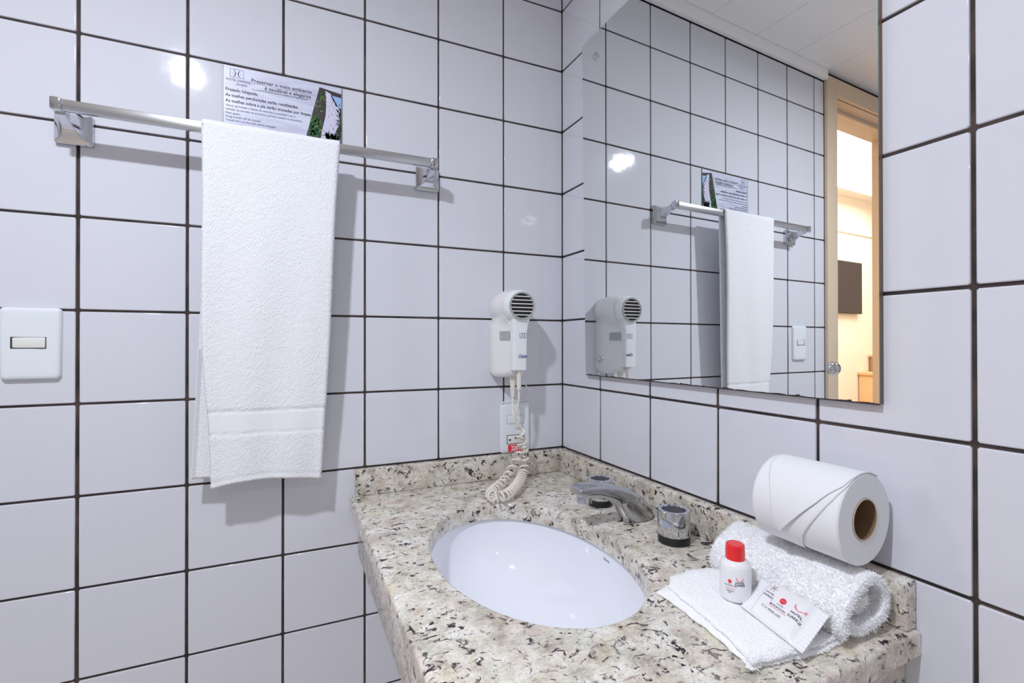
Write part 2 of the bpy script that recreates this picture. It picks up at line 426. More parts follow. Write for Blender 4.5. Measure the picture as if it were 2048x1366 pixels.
# ------------------------------------------------------------------ vanity counter with sink
CZ = 0.86; TF = math.tan(PHI)
NT = 128; oc, mc, ro, rm = .287, .363, .1395, .2075
poly = [(0.0, 0.0), (.5, -.5*TF), (.5, .728), (0.0, .728)]
poly = [(x+(.0005 if x == 0 else 0), y+(.0008 if y <= 0 else 0)) for x, y in poly]
def inset_poly(d):
    c = poly; return [(c[0][0]+d, c[0][1]+d), (c[1][0]-d, c[1][1]+d), (c[2][0]-d, c[2][1]-d), (c[3][0]+d, c[3][1]-d)]
angs = sorted([2*PI*k/NT for k in range(NT)]+[math.atan2(y-mc, x-oc) % (2*PI) for x, y in poly])
def ring_poly(d, z):
    P = inset_poly(d); out = []
    for a in angs:
        dx, dy = math.cos(a), math.sin(a); best = 9
        for k in range(4):
            x0, y0 = P[k]; x1, y1 = P[(k+1) % 4]; ex, ey = x1-x0, y1-y0
            den = dx*ey-dy*ex
            if abs(den) < 1e-9: continue
            t = ((x0-oc)*ey-(y0-mc)*ex)/den; s = ((x0-oc)*dy-(y0-mc)*dx)/den
            if t > 0 and -1e-4 <= s <= 1+1e-4: best = min(best, t)
        out.append((oc+dx*best, mc+dy*best, z))
    return out
def ring_ell(g, z):
    out = []
    for a in angs:
        dx, dy = math.cos(a), math.sin(a); R_ = 1/math.sqrt((dx/(ro+g))**2+(dy/(rm+g))**2)
        out.append((oc+dx*R_, mc+dy*R_, z))
    return out
top = thing('vanity_counter', 'speckled cream granite vanity top with oval cut-out and low backsplash', 'counter', FR, (.25, .36, .735))
R4 = .006
rows = [ring_ell(0, .83), ring_ell(0, CZ-R4)]
for k in (1, 2, 3, 4): t = k/4*PI/2; rows.append(ring_ell(R4*(1-math.cos(t)), CZ-R4+R4*math.sin(t)))
R5 = .005
for k in (4, 3, 2, 1, 0): t = k/4*PI/2; rows.append(ring_poly(R5*(1-math.cos(t)), CZ-R5+R5*math.sin(t)))
rows += [ring_poly(0, .834), ring_poly(.003, .83)]
V = [p for r_ in rows for p in r_]; n_ = len(angs)
F = grid_faces(n_, len(rows), True)
F += [((len(rows)-1)*n_+k, (len(rows)-1)*n_+(k+1) % n_, (k+1) % n_, k) for k in range(n_)]
me = bpy.data.meshes.new('slab'); me.from_pydata(V, [], F); fixn(me); finish(me, M['granite'], 35); mk('slab', me, top)
boxes('backsplash', [(.0008, .02, .0215, .724, CZ, .9128)], M['granite'], top, bev=.0022, seg=3)
# the piece along the left wall follows that wall's direction
bs = boxes('backsplash', [(-.4865, -.0035, -.0205, -.0008, CZ, .9128)], M['granite'], None, bev=.0022, seg=3)
bs.parent = top.obj
bs.matrix_parent_inverse = Matrix.Identity(4)
Mw = Matrix.Translation(top.frame.w(top.base)) @ Matrix.Rotation(top.frame.rot, 4, 'Z')
bs.matrix_basis = Mw.inverted() @ Matrix.Translation(bs.location)
boxes('front_apron', [(.463, .483, -.0145, .700, .735, .83)], M['granite'], top, bev=.002)
boxes('end_apron', [(.0008, .483, .7002, .714, .735, .83)], M['granite'], top, bev=.002)

sk = thing('sink', 'oval white ceramic undermount sink set in the granite top', 'sink', FR, (oc, mc, .68))
prof = []
def bowl_s(z): t = (.829-z)/.135; return max(0.0, 1-min(1, t)**2.5)**(1/2.3)
zs_ = [.829-.135*(math.sin(k/28*PI/2)) for k in range(28)]
rows = [ring_ell(.022, .8215), ring_ell(.022, .8295), ring_ell(.006, .8298)]
def bring(s_, z, g=.005):
    return [(oc+(x-oc)*s_, mc+(y-mc)*s_, z) for x, y, _ in ring_ell(g, z)]
for z in zs_: rows.append(bring(max(bowl_s(z), .10), z-.0008))
zb = .6925
rows += [bring(.10, zb)]
outer = [bring(.10, zb-.012)] + [bring(max(bowl_s(z), .10)*1.0+.02, z-.012) for z in reversed(zs_[1:])]
outer = [[(oc+(x-oc)*1.04, mc+(y-mc)*1.04, z) for x, y, z in r_] for r_ in outer]
allr = rows+outer+[rows[0]]
V = [p for r_ in allr for p in r_]; F = grid_faces(n_, len(allr), True)
me = bpy.data.meshes.new('bowl'); me.from_pydata(V, [], F); fixn(me); finish(me, M['ceramic'], 50); mk('bowl', me, sk)
lathe('drain', [(.0225, .001), (.0225, .004), (.019, .005), (.017, .0035), (.006, .003)], M['chrome'], sk, c=(oc, mc, zb-.001), n=32)
pr = Print(); pr.text('Deca', .0062, 0, 0, 0, align='CENTER', xs=1.15)
def on_bowl(u, v, a0=3.1176, zc=.8120):
    a = a0-u/.14; z = zc+v
    s_ = bowl_s(z)-.004
    dx, dy = math.cos(a), math.sin(a); R_ = 1/math.sqrt((dx/(ro+.005))**2+(dy/(rm+.005))**2)
    return (oc+dx*R_*s_, mc+dy*R_*s_, z)
pr.build('lettering', lambda u, v: on_bowl(u, v), M['ink'], sk)

# ------------------------------------------------------------------ faucet
fc = thing('faucet_spout', 'arched chrome faucet spout between the two round taps', 'faucet', FR, (.056, .345, CZ))
topc = [(.024, .861), (.0285, .874), (.045, .893), (.072, .911), (.100, .9235), (.130, .9315), (.158, .9355), (.178, .9360), (.188, .9325)]
botc = [(.090, .861), (.0975, .874), (.107, .890), (.118, .900), (.133, .9075), (.150, .9125), (.165, .914), (.178, .916), (.188, .920)]
A = spline([(a, 0, b_) for a, b_ in topc], 7); B = spline([(a, 0, b_) for a, b_ in botc], 7)
V = []; nr = 24; cnt = len(A)
for i in range(cnt):
    f = i/(cnt-1); w = .0185+(.0145-.0185)*min(1, f/.35)+.0025*max(0, (f-.6)/.4)
    c = (A[i]+B[i])/2; h = (A[i]-B[i])/2
    for k in range(nr):
        t = 2*PI*k/nr; cx, sx = math.cos(t), math.sin(t)
        e = 2/4.5 if f > .3 else 2/2.6
        px_, py_ = math.copysign(abs(cx)**e, cx), math.copysign(abs(sx)**e, sx)
        p = c+h*px_; V.append((p[0], .342+w*py_*(1.0 if px_ < .5 else .96), p[2]))
F = grid_faces(nr, cnt, True)+[tuple(range(nr)), tuple((cnt-1)*nr+k for k in range(nr))]
me = bpy.data.meshes.new('spout'); me.from_pydata(V, [], F); fixn(me); finish(me, M['chrome_soft'], 40)
so = mk('spout', me, fc); md = so.modifiers.new('b', 'BEVEL'); md.width = .0015; md.segments = 2; md.limit_method = 'ANGLE'; md.angle_limit = math.radians(50)
lathe('aerator', [(.0115, .9045), (.0125, .9055), (.0125, .9165)], M['chrome'], fc, c=(.170, .342, 0), n=32)

def tap(name, c, label):
    t = thing(name, label, 'tap', FR, (*c, CZ), 'faucet handles')
    lathe('base_ring', [(.0243, 0.0002), (.0243, .0105), (.0235, .012)], M['black'], t, c=(*c, CZ))
    lathe('knob', [(.0225, .012), (.0243, .0125), (.0247, .0135), (.0247, .0475), (.0235, .0500), (.0190, .0505), (.0165, .0440)], M['chrome'], t, c=(*c, CZ), n=64)
    lathe('cap', [(.0164, .0442), (.0164, .0487), (.0156, .0493), (.004, .0490)], M['knob_top'], t, c=(*c, CZ), n=48)
tap('tap_handle', (.0697, .4407), 'round chrome tap with black base on the towel side of the spout')
tap('tap_handle', (.0719, .2518), 'round chrome tap behind the spout, on the side nearer the room corner')

# ------------------------------------------------------------------ mirror
mi = thing('wall_mirror', 'large frameless rectangular mirror with brown wooden backing on right wall', 'mirror', FR, (.005, .4, 1.0985))
def quadslab(name, o0, o1, yl0, yl1, yr, z0, z1, m_, parent, edge=None):
    V = []
    for o_ in (o0, o1): V += [(o_, yl0, z0), (o_, yr, z0), (o_, yr, z1), (o_, yl1, z1)]
    F = [(0, 3, 2, 1), (4, 5, 6, 7), (0, 1, 5, 4), (1, 2, 6, 5), (2, 3, 7, 6), (3, 0, 4, 7)]
    return pyd(name, V, F, [m_, edge or m_], parent, fm=[1, 0, 1, 1, 1, 1])
quadslab('glass', .0062, .0093, .1140, .1015, .6940, 1.0985, 1.846, M['mirror'], mi, M['glass_edge'])
quadslab('backing_board', .0006, .0061, .1155, .1030, .6938, 1.0995, 1.845, M['backing'], mi)
we = []; wf = []
for i in range(120):
    y0_ = .1141+(.6939-.1141)*i/120; y1_ = .1141+(.6939-.1141)*(i+1)/120
    h = .0016+.0012*abs(math.sin(i*.55)*math.sin(i*.17+1))+(.0012 if rng.random() > .93 else 0)
    o_ = len(we); we += [(.0094, y0_, 1.0984), (.0094, y1_, 1.0984), (.0094, y1_, 1.0984+h), (.0094, y0_, 1.0984+h*.9)]; wf.append((o_, o_+1, o_+2, o_+3))
pyd('worn_edge', we, wf, M['dark'], mi)
def screw(y, z, label):
    c = (.0094, y, z)
    sc_ = bpy.data.objects.new('x', None); bpy.data.objects.remove(sc_)
    w_ = lathe('mirror_screw', [(.0082, 0), (.0082, .0016), (.0072, .0024), (.0048, .0026), (.0046, .005), (.0032, .0068), (.0008, .0074)], M['chrome'], mi, axis='x', c=c, n=24)
    if label: w_['label'] = label
screw(.1548, 1.7945, 'chrome screw near the top left corner of the mirror')
screw(.1692, 1.1347, 'chrome screw near the bottom left corner of the mirror')
screw(.6441, 1.1381, 'chrome screw near the bottom right corner of the mirror')

# ------------------------------------------------------------------ towel bar on the left wall
BZ_, BY_ = 1.5408, -.0640
tb = thing('towel_bar', 'chrome towel bar on square brackets across the left tiled wall', 'towel bar', FL, (-.635, 0, 1.525))
def bracket(x):
    c, zc = x, 1.5262; V = []; hw = .0252
    rings = [(hw, 0.0), (hw, -.0070), (hw*.94, -.0095), (.0120, -.0165), (.0080, -.026), (.0062, -.045), (.0068, BY_+.007)]
    for h, y in rings:
        k_ = min(1, max(0, (-y-.012)/.055)); zz = zc+(BZ_-zc)*k_
        hz = h if h > .013 else h*1.25
        V += [(c-h, y, zz-hz), (c+h, y, zz-hz), (c+h, y, zz+hz), (c-h, y, zz+hz)]
    F = grid_faces(4, len(rings), True)+[(3, 2, 1, 0), tuple(len(rings)*4-4+k for k in range(4))]
    me = bpy.data.meshes.new('bracket'); me.from_pydata(V, [], F); fixn(me)
    bm = bmesh.new(); bm.from_mesh(me); bmesh.ops.bevel(bm, geom=bm.edges[:], offset=.0012, segments=2, affect='EDGES'); bm.to_mesh(me); bm.free()
    finish(me, M['chrome'], 30); br = mk('bracket', me, tb)
    boxes('end_cap', [(c-.0072, c+.0072, BY_-.0078, BY_+.0078, BZ_-.0098, BZ_+.0098)], M['chrome'], br, bev=.002, seg=3)
bracket(-.9325); bracket(-.3365)
boxes('rail', [(-.9325+.0072, -.3365-.0072, BY_-.0056, BY_+.0056, BZ_-.0085, BZ_+.0085)], M['steel'], tb, bev=.0011, seg=2)

# ------------------------------------------------------------------ towel hanging on the bar
def ease(t): return t*t*(3-2*t)
def towel_sheet():
    nu, nv1, nvt, nv2 = 70, 190, 14, 130
    V = []
    rb = .0115
    def fold(u, d):   # gentle folds that open towards the hem
        k = ease(min(1, max(0, d/.5)))
        return .0035*k*math.sin(u*7.5+1.0)+.0055*k*k*math.sin(u*3.4-.3)-.003*k*math.cos(u*13+d*5)
    rowsV = []
    zt = BZ_+.0012
    # front layer bottom -> top, over the bar, back layer top -> bottom
    for j in range(nv1):
        s = 1-j/(nv1-1)
        row = []
        for i in range(nu):
            u = i/(nu-1)
            xl = -.7403+.011*ease(max(0, (s-.55)/.45))+.001*math.sin(s*9); xr = -.5203-.0312*s**.9-.0012*math.sin(s*8)
            x = xl+(xr-xl)*u
            zb_ = .9215+.0075*math.sin(u*PI)*(1.0)-.006*u-.0035*(1-ease(min(1, u*4)))
            z = zt-(zt-zb_)*s
            y = BY_-rb+fold(u, (zt-z))+.030*s*s*.35
            if u > .985: y += .004*(u-.985)/.015
            if u < .02: y += .004*(.02-u)/.02
            row.append((x, y, z, 0, u, zt-z))
        rowsV.append(row)
    for j in range(1, nvt+1):
        a = PI*j/(nvt+1); row = []
        for i in range(nu):
            u = i/(nu-1); xl, xr = -.7403, -.5203
            row.append((xl+(xr-xl)*u, BY_-rb*math.cos(a), zt+(.0105+.0006*math.sin(u*21))*math.sin(a), 1, u, 0))
        rowsV.append(row)
    for j in range(nv2):
        s = j/(nv2-1); row = []
        for i in range(nu):
            u = i/(nu-1)
            xl = -.7403-.0200*s**1.6; xr = -.5225-.026*s
            x = xl+(xr-xl)*u; z = zt-(zt-.9330)*s
            y = BY_+rb+.004*math.sin(u*5+2)*s+.010*s
            row.append((x, y, z, 2, u, zt-z))
        rowsV.append(row)
    return nu, rowsV
nu, RV = towel_sheet()
tw = thing('hanging_towel', 'long white terry hand towel folded over the towel bar', 'towel', FL, (-.63, BY_, .92))
allV = [(p[0], p[1], p[2]) for r_ in RV for p in r_]
nzr = len(RV)
T_ = .0042    # cloth thickness
P3 = np.array(allV).reshape(nzr, nu, 3)
du = np.gradient(P3, axis=1); dv = np.gradient(P3, axis=0); nn = np.cross(du, dv); nn /= np.linalg.norm(nn, axis=2)[..., None]
if nn[20, 20, 1] > 0: nn = -nn
# surface relief: woven band between two grooves, stitched hem
dist = np.array([[p[5] for p in r_] for r_ in RV]); lay = np.array([[p[3] for p in r_] for r_ in RV]); uu = np.array([[p[4] for p in r_] for r_ in RV])
zz = P3[..., 2]
off = np.zeros_like(zz)
for za in (1.0515, 1.0105):
    off -= .0022*np.exp(-((zz-(za-.002*uu))/.0016)**2)
bandm = (zz < 1.0515) & (zz > 1.0105); off[bandm] -= .0008
edge_d = zz-zz[0][None, :]
off -= .0012*np.exp(-((edge_d-.010)/.0014)**2)*(lay == 0)
terrym = ~bandm
off += terrym*(rng.random(zz.shape)-.5)*.0007
off *= (lay != 1)
front = P3+nn*(T_/2+off)[..., None]; back = P3-nn*(T_/2)
V = np.vstack([front.reshape(-1, 3), back.reshape(-1, 3)]); nV = nzr*nu
F = []; fm = []
for j in range(nzr-1):
    for i in range(nu-1):
        a = j*nu+i; q = (a, a+1, a+nu+1, a+nu)
        F.append(q); bnd = bandm[j, i] and bandm[j+1, i]; fm.append(1 if bnd else 0)
        F.append(tuple(nV+k for k in reversed(q))); fm.append(0)
for j in range(nzr-1):
    for i in (0, nu-1):
        a = j*nu+i; F.append((a, a+nu, a+nu+nV, a+nV)); fm.append(0)
for i in range(nu-1):
    for j in (0, nzr-1):
        a = j*nu+i; F.append((a, a+1, a+1+nV, a+nV)); fm.append(0)
me = bpy.data.meshes.new('cloth'); me.from_pydata([tuple(v) for v in V], [], F); me.polygons.foreach_set('material_index', fm); fixn(me)
finish(me, [M['terry'], M['band']], 179); mk('cloth', me, tw)
# selvedge binding on the left edge of the back layer: short overcast stitches
sv = []; sf = []
row_back = [r_ for r_ in RV if r_[0][3] == 2]
for k in range(150):
    s = k/149; z = 1.16-(1.16-.936)*s; t = (BZ_+.0012-z)/(BZ_+.0012-.9330)
    x = -.7403-.0200*t**1.6; y = BY_+.0115+.004*math.sin(2)*t+.010*t
    o_ = len(sv)
    for dx in (-.0012, .0055):
        for dy in (-.0030, -.0022):
            for dz in (-.0004, .0004): sv.append((x+dx, y+dy-.0002, z+dz+(.0012 if dx > 0 else 0)))
    sf += [tuple(o_+i for i in q) for q in ((0, 1, 3, 2), (4, 6, 7, 5), (0, 4, 5, 1), (2, 3, 7, 6), (0, 2, 6, 4), (1, 5, 7, 3))]
tag(pyd('edge_stitching', sv, sf, M['band'], tw), kind='stuff')

# ------------------------------------------------------------------ towel notice sign
sg = thing('towel_notice', 'small glossy notice about reusing towels, with a waterfall picture, above the bar', 'sign', FL, (-.6155, 0, 1.63))
def flat(y): return lambda u, v: (-.7195+u, y, 1.5645+v)
SW, SH = .2075, .1245
M['sign'] = mat('sign_paper', (.66, .68, .83), .35)
nt = M['sign'].node_tree; b = nt.nodes['Principled BSDF']; tc = N(nt, 'ShaderNodeTexCoord'); w_ = N(nt, 'ShaderNodeTexNoise', Scale=14.0, Detail=3.0, Distortion=1.5)
mp = N(nt, 'ShaderNodeMapping'); mp.inputs['Rotation'].default_value = (0, .35, 0); mp.inputs['Scale'].default_value = (.5, 1, 3)
cr = N(nt, 'ShaderNodeValToRGB'); cr.color_ramp.elements[0].position = .38; cr.color_ramp.elements[0].color = (.54, .55, .70, 1)
cr.color_ramp.elements[1].position = .6; cr.color_ramp.elements[1].color = (.66, .68, .82, 1)
nt.links.new(tc.outputs['Object'], mp.inputs[0]); nt.links.new(mp.outputs[0], w_.inputs['Vector']); nt.links.new(w_.outputs['Fac'], cr.inputs[0]); nt.links.new(cr.outputs[0], b.inputs['Base Color'])
M['sign_edge'] = mat('sign_edge', (.05, .16, .14), .3)
boxes('board', [(-.7195, -.7195+SW, -.0016, -.0002, 1.5645, 1.5645+SH)], M['sign'], sg)
for xe in (-.7196, -.7195+SW): boxes('border', [(xe-.0006, xe+.0006, -.0019, -.0002, 1.5645, 1.5645+SH)], M['sign_edge'], sg)
pr = Print()
def T(s, x, y, size, **kw): pr.text(s, size, x, y, 0, **kw)
# logo
pr.line([(.011, .119), (.033, .119), (.033, .104), (.011, .104), (.011, .119)], .0005)
def arc(cx, cy, r, a0, a1, w, m=0, n=14):
    P_ = [(cx+r*math.cos(math.radians(a0+(a1-a0)*k/n)), cy+r*math.sin(math.radians(a0+(a1-a0)*k/n))) for k in range(n+1)]
    for k, (p, q) in enumerate(zip(P_[:-1], P_[1:])):
        ww = w*(.35+.65*math.sin(PI*(k+.5)/n)); pr.line([p, q], ww, m)
arc(.0135, .1115, .0063, -65, 65, .0016); arc(.0302, .1115, .0063, 115, 245, .0016)
pr.line([(.0135, .1115), (.0195, .1115)], .0004); pr.line([(.0245, .1115), (.031, .1115)], .0004)
T('HOTEL EXPRESS', .0035, .0970, .0057, bold=.004); T('Cia. Juanita', .0205, .0915, .0040, shear=.25)
pr.line([(.0205, .0907), (.039, .0907)], .0003)
T('Preservar o meio ambiente', .0455, .1015, .0098, bold=.012, xs=.98)
T('é saudável e elegante', .0680, .0915, .0098, bold=.012, xs=.98)
T('To preserve the environment is a healthy and elegant attitude.', .0470, .0868, .00385, bold=.006, xs=1.0)
T('Prezado hóspede,', .0035, .0775, .0080, bold=.022, xs=.93)
T('As toalhas penduradas serão reutilizadas.', .0035, .0670, .0080, bold=.022, xs=.93)
T('As toalhas sobre a pia serão trocadas por limpas.', .0035, .0565, .0080, bold=.022, xs=.93)
T('Vamos aproveitar a beleza da natureza e contribuir com a', .0035, .0485, .0052, bold=.006, xs=.97)
T('redução da emissão de produtos químicos usados na lavanderia.', .0035, .0415, .0052, bold=.006, xs=.97)
T('Dear guest,', .0035, .0345, .0052, bold=.006)
T('Hung towels will be reused', .0035, .0278, .0052, bold=.006)
T("Towels let's on the sink will be changed", .0035, .0211, .0052, bold=.006)
T("Let's enjoy the beauty of nature and contribute to reducing", .0035, .0135, .0052, bold=.006)
pr.line([(.043, .0993), (.158, .0993)], .0003, 1); pr.line([(.060, .0893), (.158, .0893)], .0003, 1)
pr.build('lettering', flat(-.00185), [M['ink'], M['sign_edge']], sg)
# the picture of the waterfall
pc = Print(); rnd = random.Random(3)
pm = [mat('print_rock', (.035, .025, .025), .35), mat('print_green', (.02, .20, .04), .35), mat('print_lime', (.28, .50, .06), .35), mat('print_deep', (.012, .06, .03), .35),
      mat('print_water', (.66, .64, .80), .35), mat('print_sky', (.30, .48, .82), .35), mat('print_spray', (.50, .47, .66), .35)]
def lx(v): return .1375+(.1655-.1375)*((v-.0)/.118)     # slanted left edge of the picture
def cell(a, b_, v0, v1, m, layer): pcs[layer].poly([(lx(v0)+a, v0), (lx(v0)+b_, v0), (lx(v1)+b_, v1), (lx(v1)+a, v1)], m)
pcs = [Print(), Print(), Print()]
pcs[0].poly([(lx(0), 0), (SW-.001, 0), (SW-.001, .112), (lx(.118), .118)], 0)
pcs[1].poly([(.186, .118-.012), (SW-.001, .104), (SW-.001, .082), (.196, .086)], 5)
pcs[1].poly([(.1765, .113), (.187, .108), (.1965, .092), (.2035, .078), (.203, .05), (.193, .028), (.186, .015), (.176, 0.0), (.166, .004), (.170, .03), (.1765, .06), (.1785, .09)], 4)
for _ in range(150):
    v = rnd.uniform(.0, .10); u = rnd.uniform(.172, .203)
    if u > .1765 or v < .04:
        pcs[2].poly([(u, v), (u+.0007, v), (u+.0010, v+.004), (u+.0002, v+.005)], 6)
def leaves(n, fu, fv, ms, L0, layer=2):
    for _ in range(n):
        u, v = fu(), fv(); a = rnd.uniform(.1*PI, .9*PI); L_ = L0*rnd.uniform(.6, 1.4); w = L_*.11
        dx, dy = math.cos(a), math.sin(a)
        pcs[layer].poly([(u, v), (u+dx*L_*.5-dy*w, v+dy*L_*.5+dx*w), (u+dx*L_, v+dy*L_), (u+dx*L_*.5+dy*w, v+dy*L_*.5-dx*w)], rnd.choice(ms))
def inl(v0, v1, a, b_):
    st = {}
    def fv(): st['v'] = rnd.uniform(v0, v1); return st['v']
    def fu(): return 0
    return st
for _ in range(260):
    v = rnd.uniform(.0, .052); u = lx(v)+rnd.uniform(.001, .022*(1-v/.08)+.008)
    leaves(1, lambda: u, lambda: v, [1, 1, 3, 1, 2], .0075)
for _ in range(60):
    v = rnd.uniform(.060, .105); u = lx(v)+rnd.uniform(.003, .014)
    leaves(1, lambda: u, lambda: v, [2, 2, 1, 3], .0048)
for _ in range(190):
    v = rnd.uniform(.0, .022); u = rnd.uniform(.176, .2035)
    leaves(1, lambda: u, lambda: v, [3, 3, 1, 3, 4], .010)
for _ in range(90):
    v = rnd.uniform(.02, .075); u = rnd.uniform(.2, .2045)
    leaves(1, lambda: u, lambda: v, [3, 3, 0, 1], .006)
ph = Print()
for k, q in enumerate(pcs):
    for f, m_ in zip(q.F, q.M): pass
for k, (q, y) in enumerate(zip(pcs, (-.00180, -.00188, -.00196))):
    o_ = len(ph.V); ph.V += [(u, v, y) for u, v in q.V]; ph.F += [tuple(i+o_ for i in f) for f in q.F]; ph.M += q.M
# clip to the board
V = []
for u, v, y in ph.V:
    v = max(0.0, min(.118, v)); u = max(lx(v), min(SW-.0008, u)); V.append((-.7195+u, y, 1.5645+v))
pyd('picture', V, ph.F, pm, sg, fm=ph.M)

# ------------------------------------------------------------------ rounded plates: switch and outlet
def plate(name, parent, x0, x1, z0, z1, depth, r, m_, bulge=.0, taper=0, nn_=10, slot=None):
    cx, cz = (x0+x1)/2, (z0+z1)/2; hw, hh = (x1-x0)/2, (z1-z0)/2
    def outline(ins, n=8):
        out = []
        for q, (sx, sz) in enumerate(((1, 1), (-1, 1), (-1, -1), (1, -1))):
            for k in range(n+1):
                a = q*PI/2+k/n*PI/2; rr = max(r-ins*.3, .001)
                x = sx*(hw-ins-rr)+rr*math.cos(a); z = sz*(hh-ins-rr)+rr*math.sin(a)
                x += bulge*math.copysign(1, x)*(1-(z/hh)**2)*.5 if abs(x) > hw*.6 else 0
                z += bulge*math.copysign(1, z)*(1-(x/hw)**2) if abs(z) > hh*.6 else 0
                x *= 1-taper*(z/hh)
                out.append((cx+x, cz+z))
        return out
    V = []; lev = [(0, 0.0003), (0, depth*.45), (.0012, depth*.8), (.0035, depth*.96), (.008, depth), (.02, depth*1.03)]
    for ins, d in lev: V += [(x, -d, z) for x, z in outline(ins)]
    n = len(outline(0)); F = grid_faces(n, len(lev), True)+[tuple((len(lev)-1)*n+k for k in range(n))]
    me = bpy.data.meshes.new(name); me.from_pydata(V, [], F); fixn(me); finish(me, m_, 40); return mk(name, me, parent)

sw = thing('light_switch', 'white plastic light switch plate with one rocker on the left wall', 'switch', FL, (-.987, 0, 1.17))
plate('plate', sw, -1.0235, -.9485, 1.112, 1.2275, .0085, .006, M['plate'], bulge=.0022, taper=-.02)
boxes('recess', [(-1.0095, -.9655, -.0090, -.0055, 1.1615, 1.1805)], M['dark'], sw, bev=.0004)
rk = boxes('rocker', [(-1.0078, -.9665, -.0108, -.0062, 1.1628, 1.1798)], M['ivory'], sw, bev=.0010, seg=2)
for v in rk.data.vertices:
    if v.co.y < -.008: v.co.y += .0028*(1-(v.co.x+sw.base.x+1.0078)/.0413)-.001

ou = thing('power_outlet', 'white outlet plate with red 220V sticker below the hair dryer', 'outlet', FL, (-.127, 0, .97))
plate('plate', ou, -.1650, -.0905, .9135, 1.0290, .0085, .007, M['plate'], bulge=.001)
boxes('module_recess', [(-.1498, -.1057, -.0091, -.0055, .9807, 1.0018)], M['grey_button'], ou)
boxes('module_recess', [(-.1500, -.1055, -.0091, -.0055, .9342, .9554)], M['dark'], ou)
boxes('blank_module', [(-.1490, -.1065, -.0094, -.0060, .9815, 1.0010)], M['plate'], ou, bev=.0007)
sok = boxes('socket', [(-.1490, -.1065, -.0092, -.0060, .9350, .9545)], M['ivory'], ou, bev=.0007)
for x, z in ((-.1425, .9440), (-.1275, .9475), (-.1125, .9440)):
    lathe('pin_hole', [(.0026, -.00915), (.0026, -.0096)], M['dark'], sok, axis='y', c=(x, 0, z), n=16)
stk = boxes('voltage_sticker', [(-.1470, -.1100, -.0093, -.0088, .9165, .9325)], M['red_print'], ou)
pr = Print(); pr.text('220V', .0150, .0075, .0028, 0, bold=.02, xs=.78)
pr.build('lettering', lambda u, v: (-.1470+u, -.00945, .9165+v), M['white_print'], stk)

# ------------------------------------------------------------------ hair dryer
hd = thing('hair_dryer', 'white wall-mounted hair dryer with round slatted intake in its cradle', 'hair dryer', FL, (-.147, 0, 1.09))
HX = -.1510; HC = -.1540
def outline_arch(hw, z0, zc, r0, n=10):
    """front outline: rounded bottom corners, semicircular top"""
    out = []
    for k in range(2*n+1):
        a = PI*k/(2*n); out.append((hw*math.cos(a), zc+hw*math.sin(a)))
    for k in range(n+1):
        a = PI+PI/2*k/n; out.append((-hw+r0+r0*math.cos(a), z0+r0+r0*math.sin(a)))
    for k in range(n+1):
        a = 1.5*PI+PI/2*k/n; out.append((hw-r0+r0*math.cos(a), z0+r0+r0*math.sin(a)))
    return out
def shell(name, levs, m_, parent, cx=HX, smooth=50):
    V = []
    for y, hw, z0, zc, r0 in levs: V += [(cx+x, y, z) for x, z in outline_arch(hw, z0, zc, r0)]
    n = len(outline_arch(1, 0, 1, .1)); F = grid_faces(n, len(levs), True)+[tuple(range(n)), tuple((len(levs)-1)*n+k for k in range(n))]
    me = bpy.data.meshes.new(name); me.from_pydata(V, [], F); fixn(me); finish(me, m_, smooth); return mk(name, me, parent)
def outline_body(rt, zc, hb, z0, r0, cx, n=14):
    """round head of radius rt that narrows into a straight-sided lower body of half width hb"""
    out = []; a0 = -32
    for k in range(2*n+1):
        a = math.radians(a0+(180-2*a0)*k/(2*n)); out.append((cx+rt*math.cos(a), zc+rt*math.sin(a)))
    zs, zj = zc+rt*math.sin(math.radians(a0)), 1.205; xs = rt*math.cos(math.radians(a0))
    L_ = [(-(xs+(hb-xs)*ease(k/6)), zs+(zj-zs)*k/6) for k in range(1, 7)]
    out += [(HC+(cx-HC)*(1-k/6)+x, z) for k, (x, z) in enumerate(L_, 1)]
    for k in range(n//2+1):
        a = PI+PI/2*k/(n//2); out.append((HC-hb+r0+r0*math.cos(a), z0+r0+r0*math.sin(a)))
    for k in range(n//2+1):
        a = 1.5*PI+PI/2*k/(n//2); out.append((HC+hb-r0+r0*math.cos(a), z0+r0+r0*math.sin(a)))
    out += [(HC+(cx-HC)*(1-k/6)-x, z) for k, (x, z) in reversed(list(enumerate(L_, 1)))]
    return out
V = []; levs = [(-.0005, .0385, .0370, 1.0960), (-.012, .0398, .0382, 1.0935), (-.026, .0405, .0385, 1.0925), (-.034, .0408, .0366, 1.0925), (-.046, .0405, .0298, 1.0935), (-.060, .0388, .0240, 1.0960), (-.070, .0384, .0200, 1.0995), (-.0765, .0378, .0172, 1.1050)]
for y, rt_h, hb, z0 in levs: V += [(x, y, z) for x, z in outline_body(rt_h, 1.2500, hb, z0, min(.014, hb*.55), HX)]
n = len(V)//len(levs); F = grid_faces(n, len(levs), True)+[tuple(range(n)), tuple((len(levs)-1)*n+k for k in range(n))]
me = bpy.data.meshes.new('cradle'); me.from_pydata(V, [], F); fixn(me); finish(me, M['plastic_warm'], 50); mk('cradle', me, hd)
hs = lathe('handset', [(.0350, -.0770), (.0372, -.0785), (.0374, -.0800), (.0355, -.0870), (.0325, -.0940), (.0305, -.0975), (.0285, -.0980), (.0262, -.0950)], M['plastic'], hd, axis='y', c=(HX-.001, 0, 1.2500), n=64)
lathe('intake_ring', [(.0303, -.0965), (.0303, -.1000), (.0292, -.1012), (.0268, -.1008), (.0262, -.0965)], M['grey_button'], hs, axis='y', c=(HX-.001, 0, 1.2505), n=64, cap0=False, cap1=False)
lathe('intake', [(.0263, -.0953), (.0263, -.0958)], M['dark'], hs, axis='y', c=(HX-.001, 0, 1.2505), n=48)
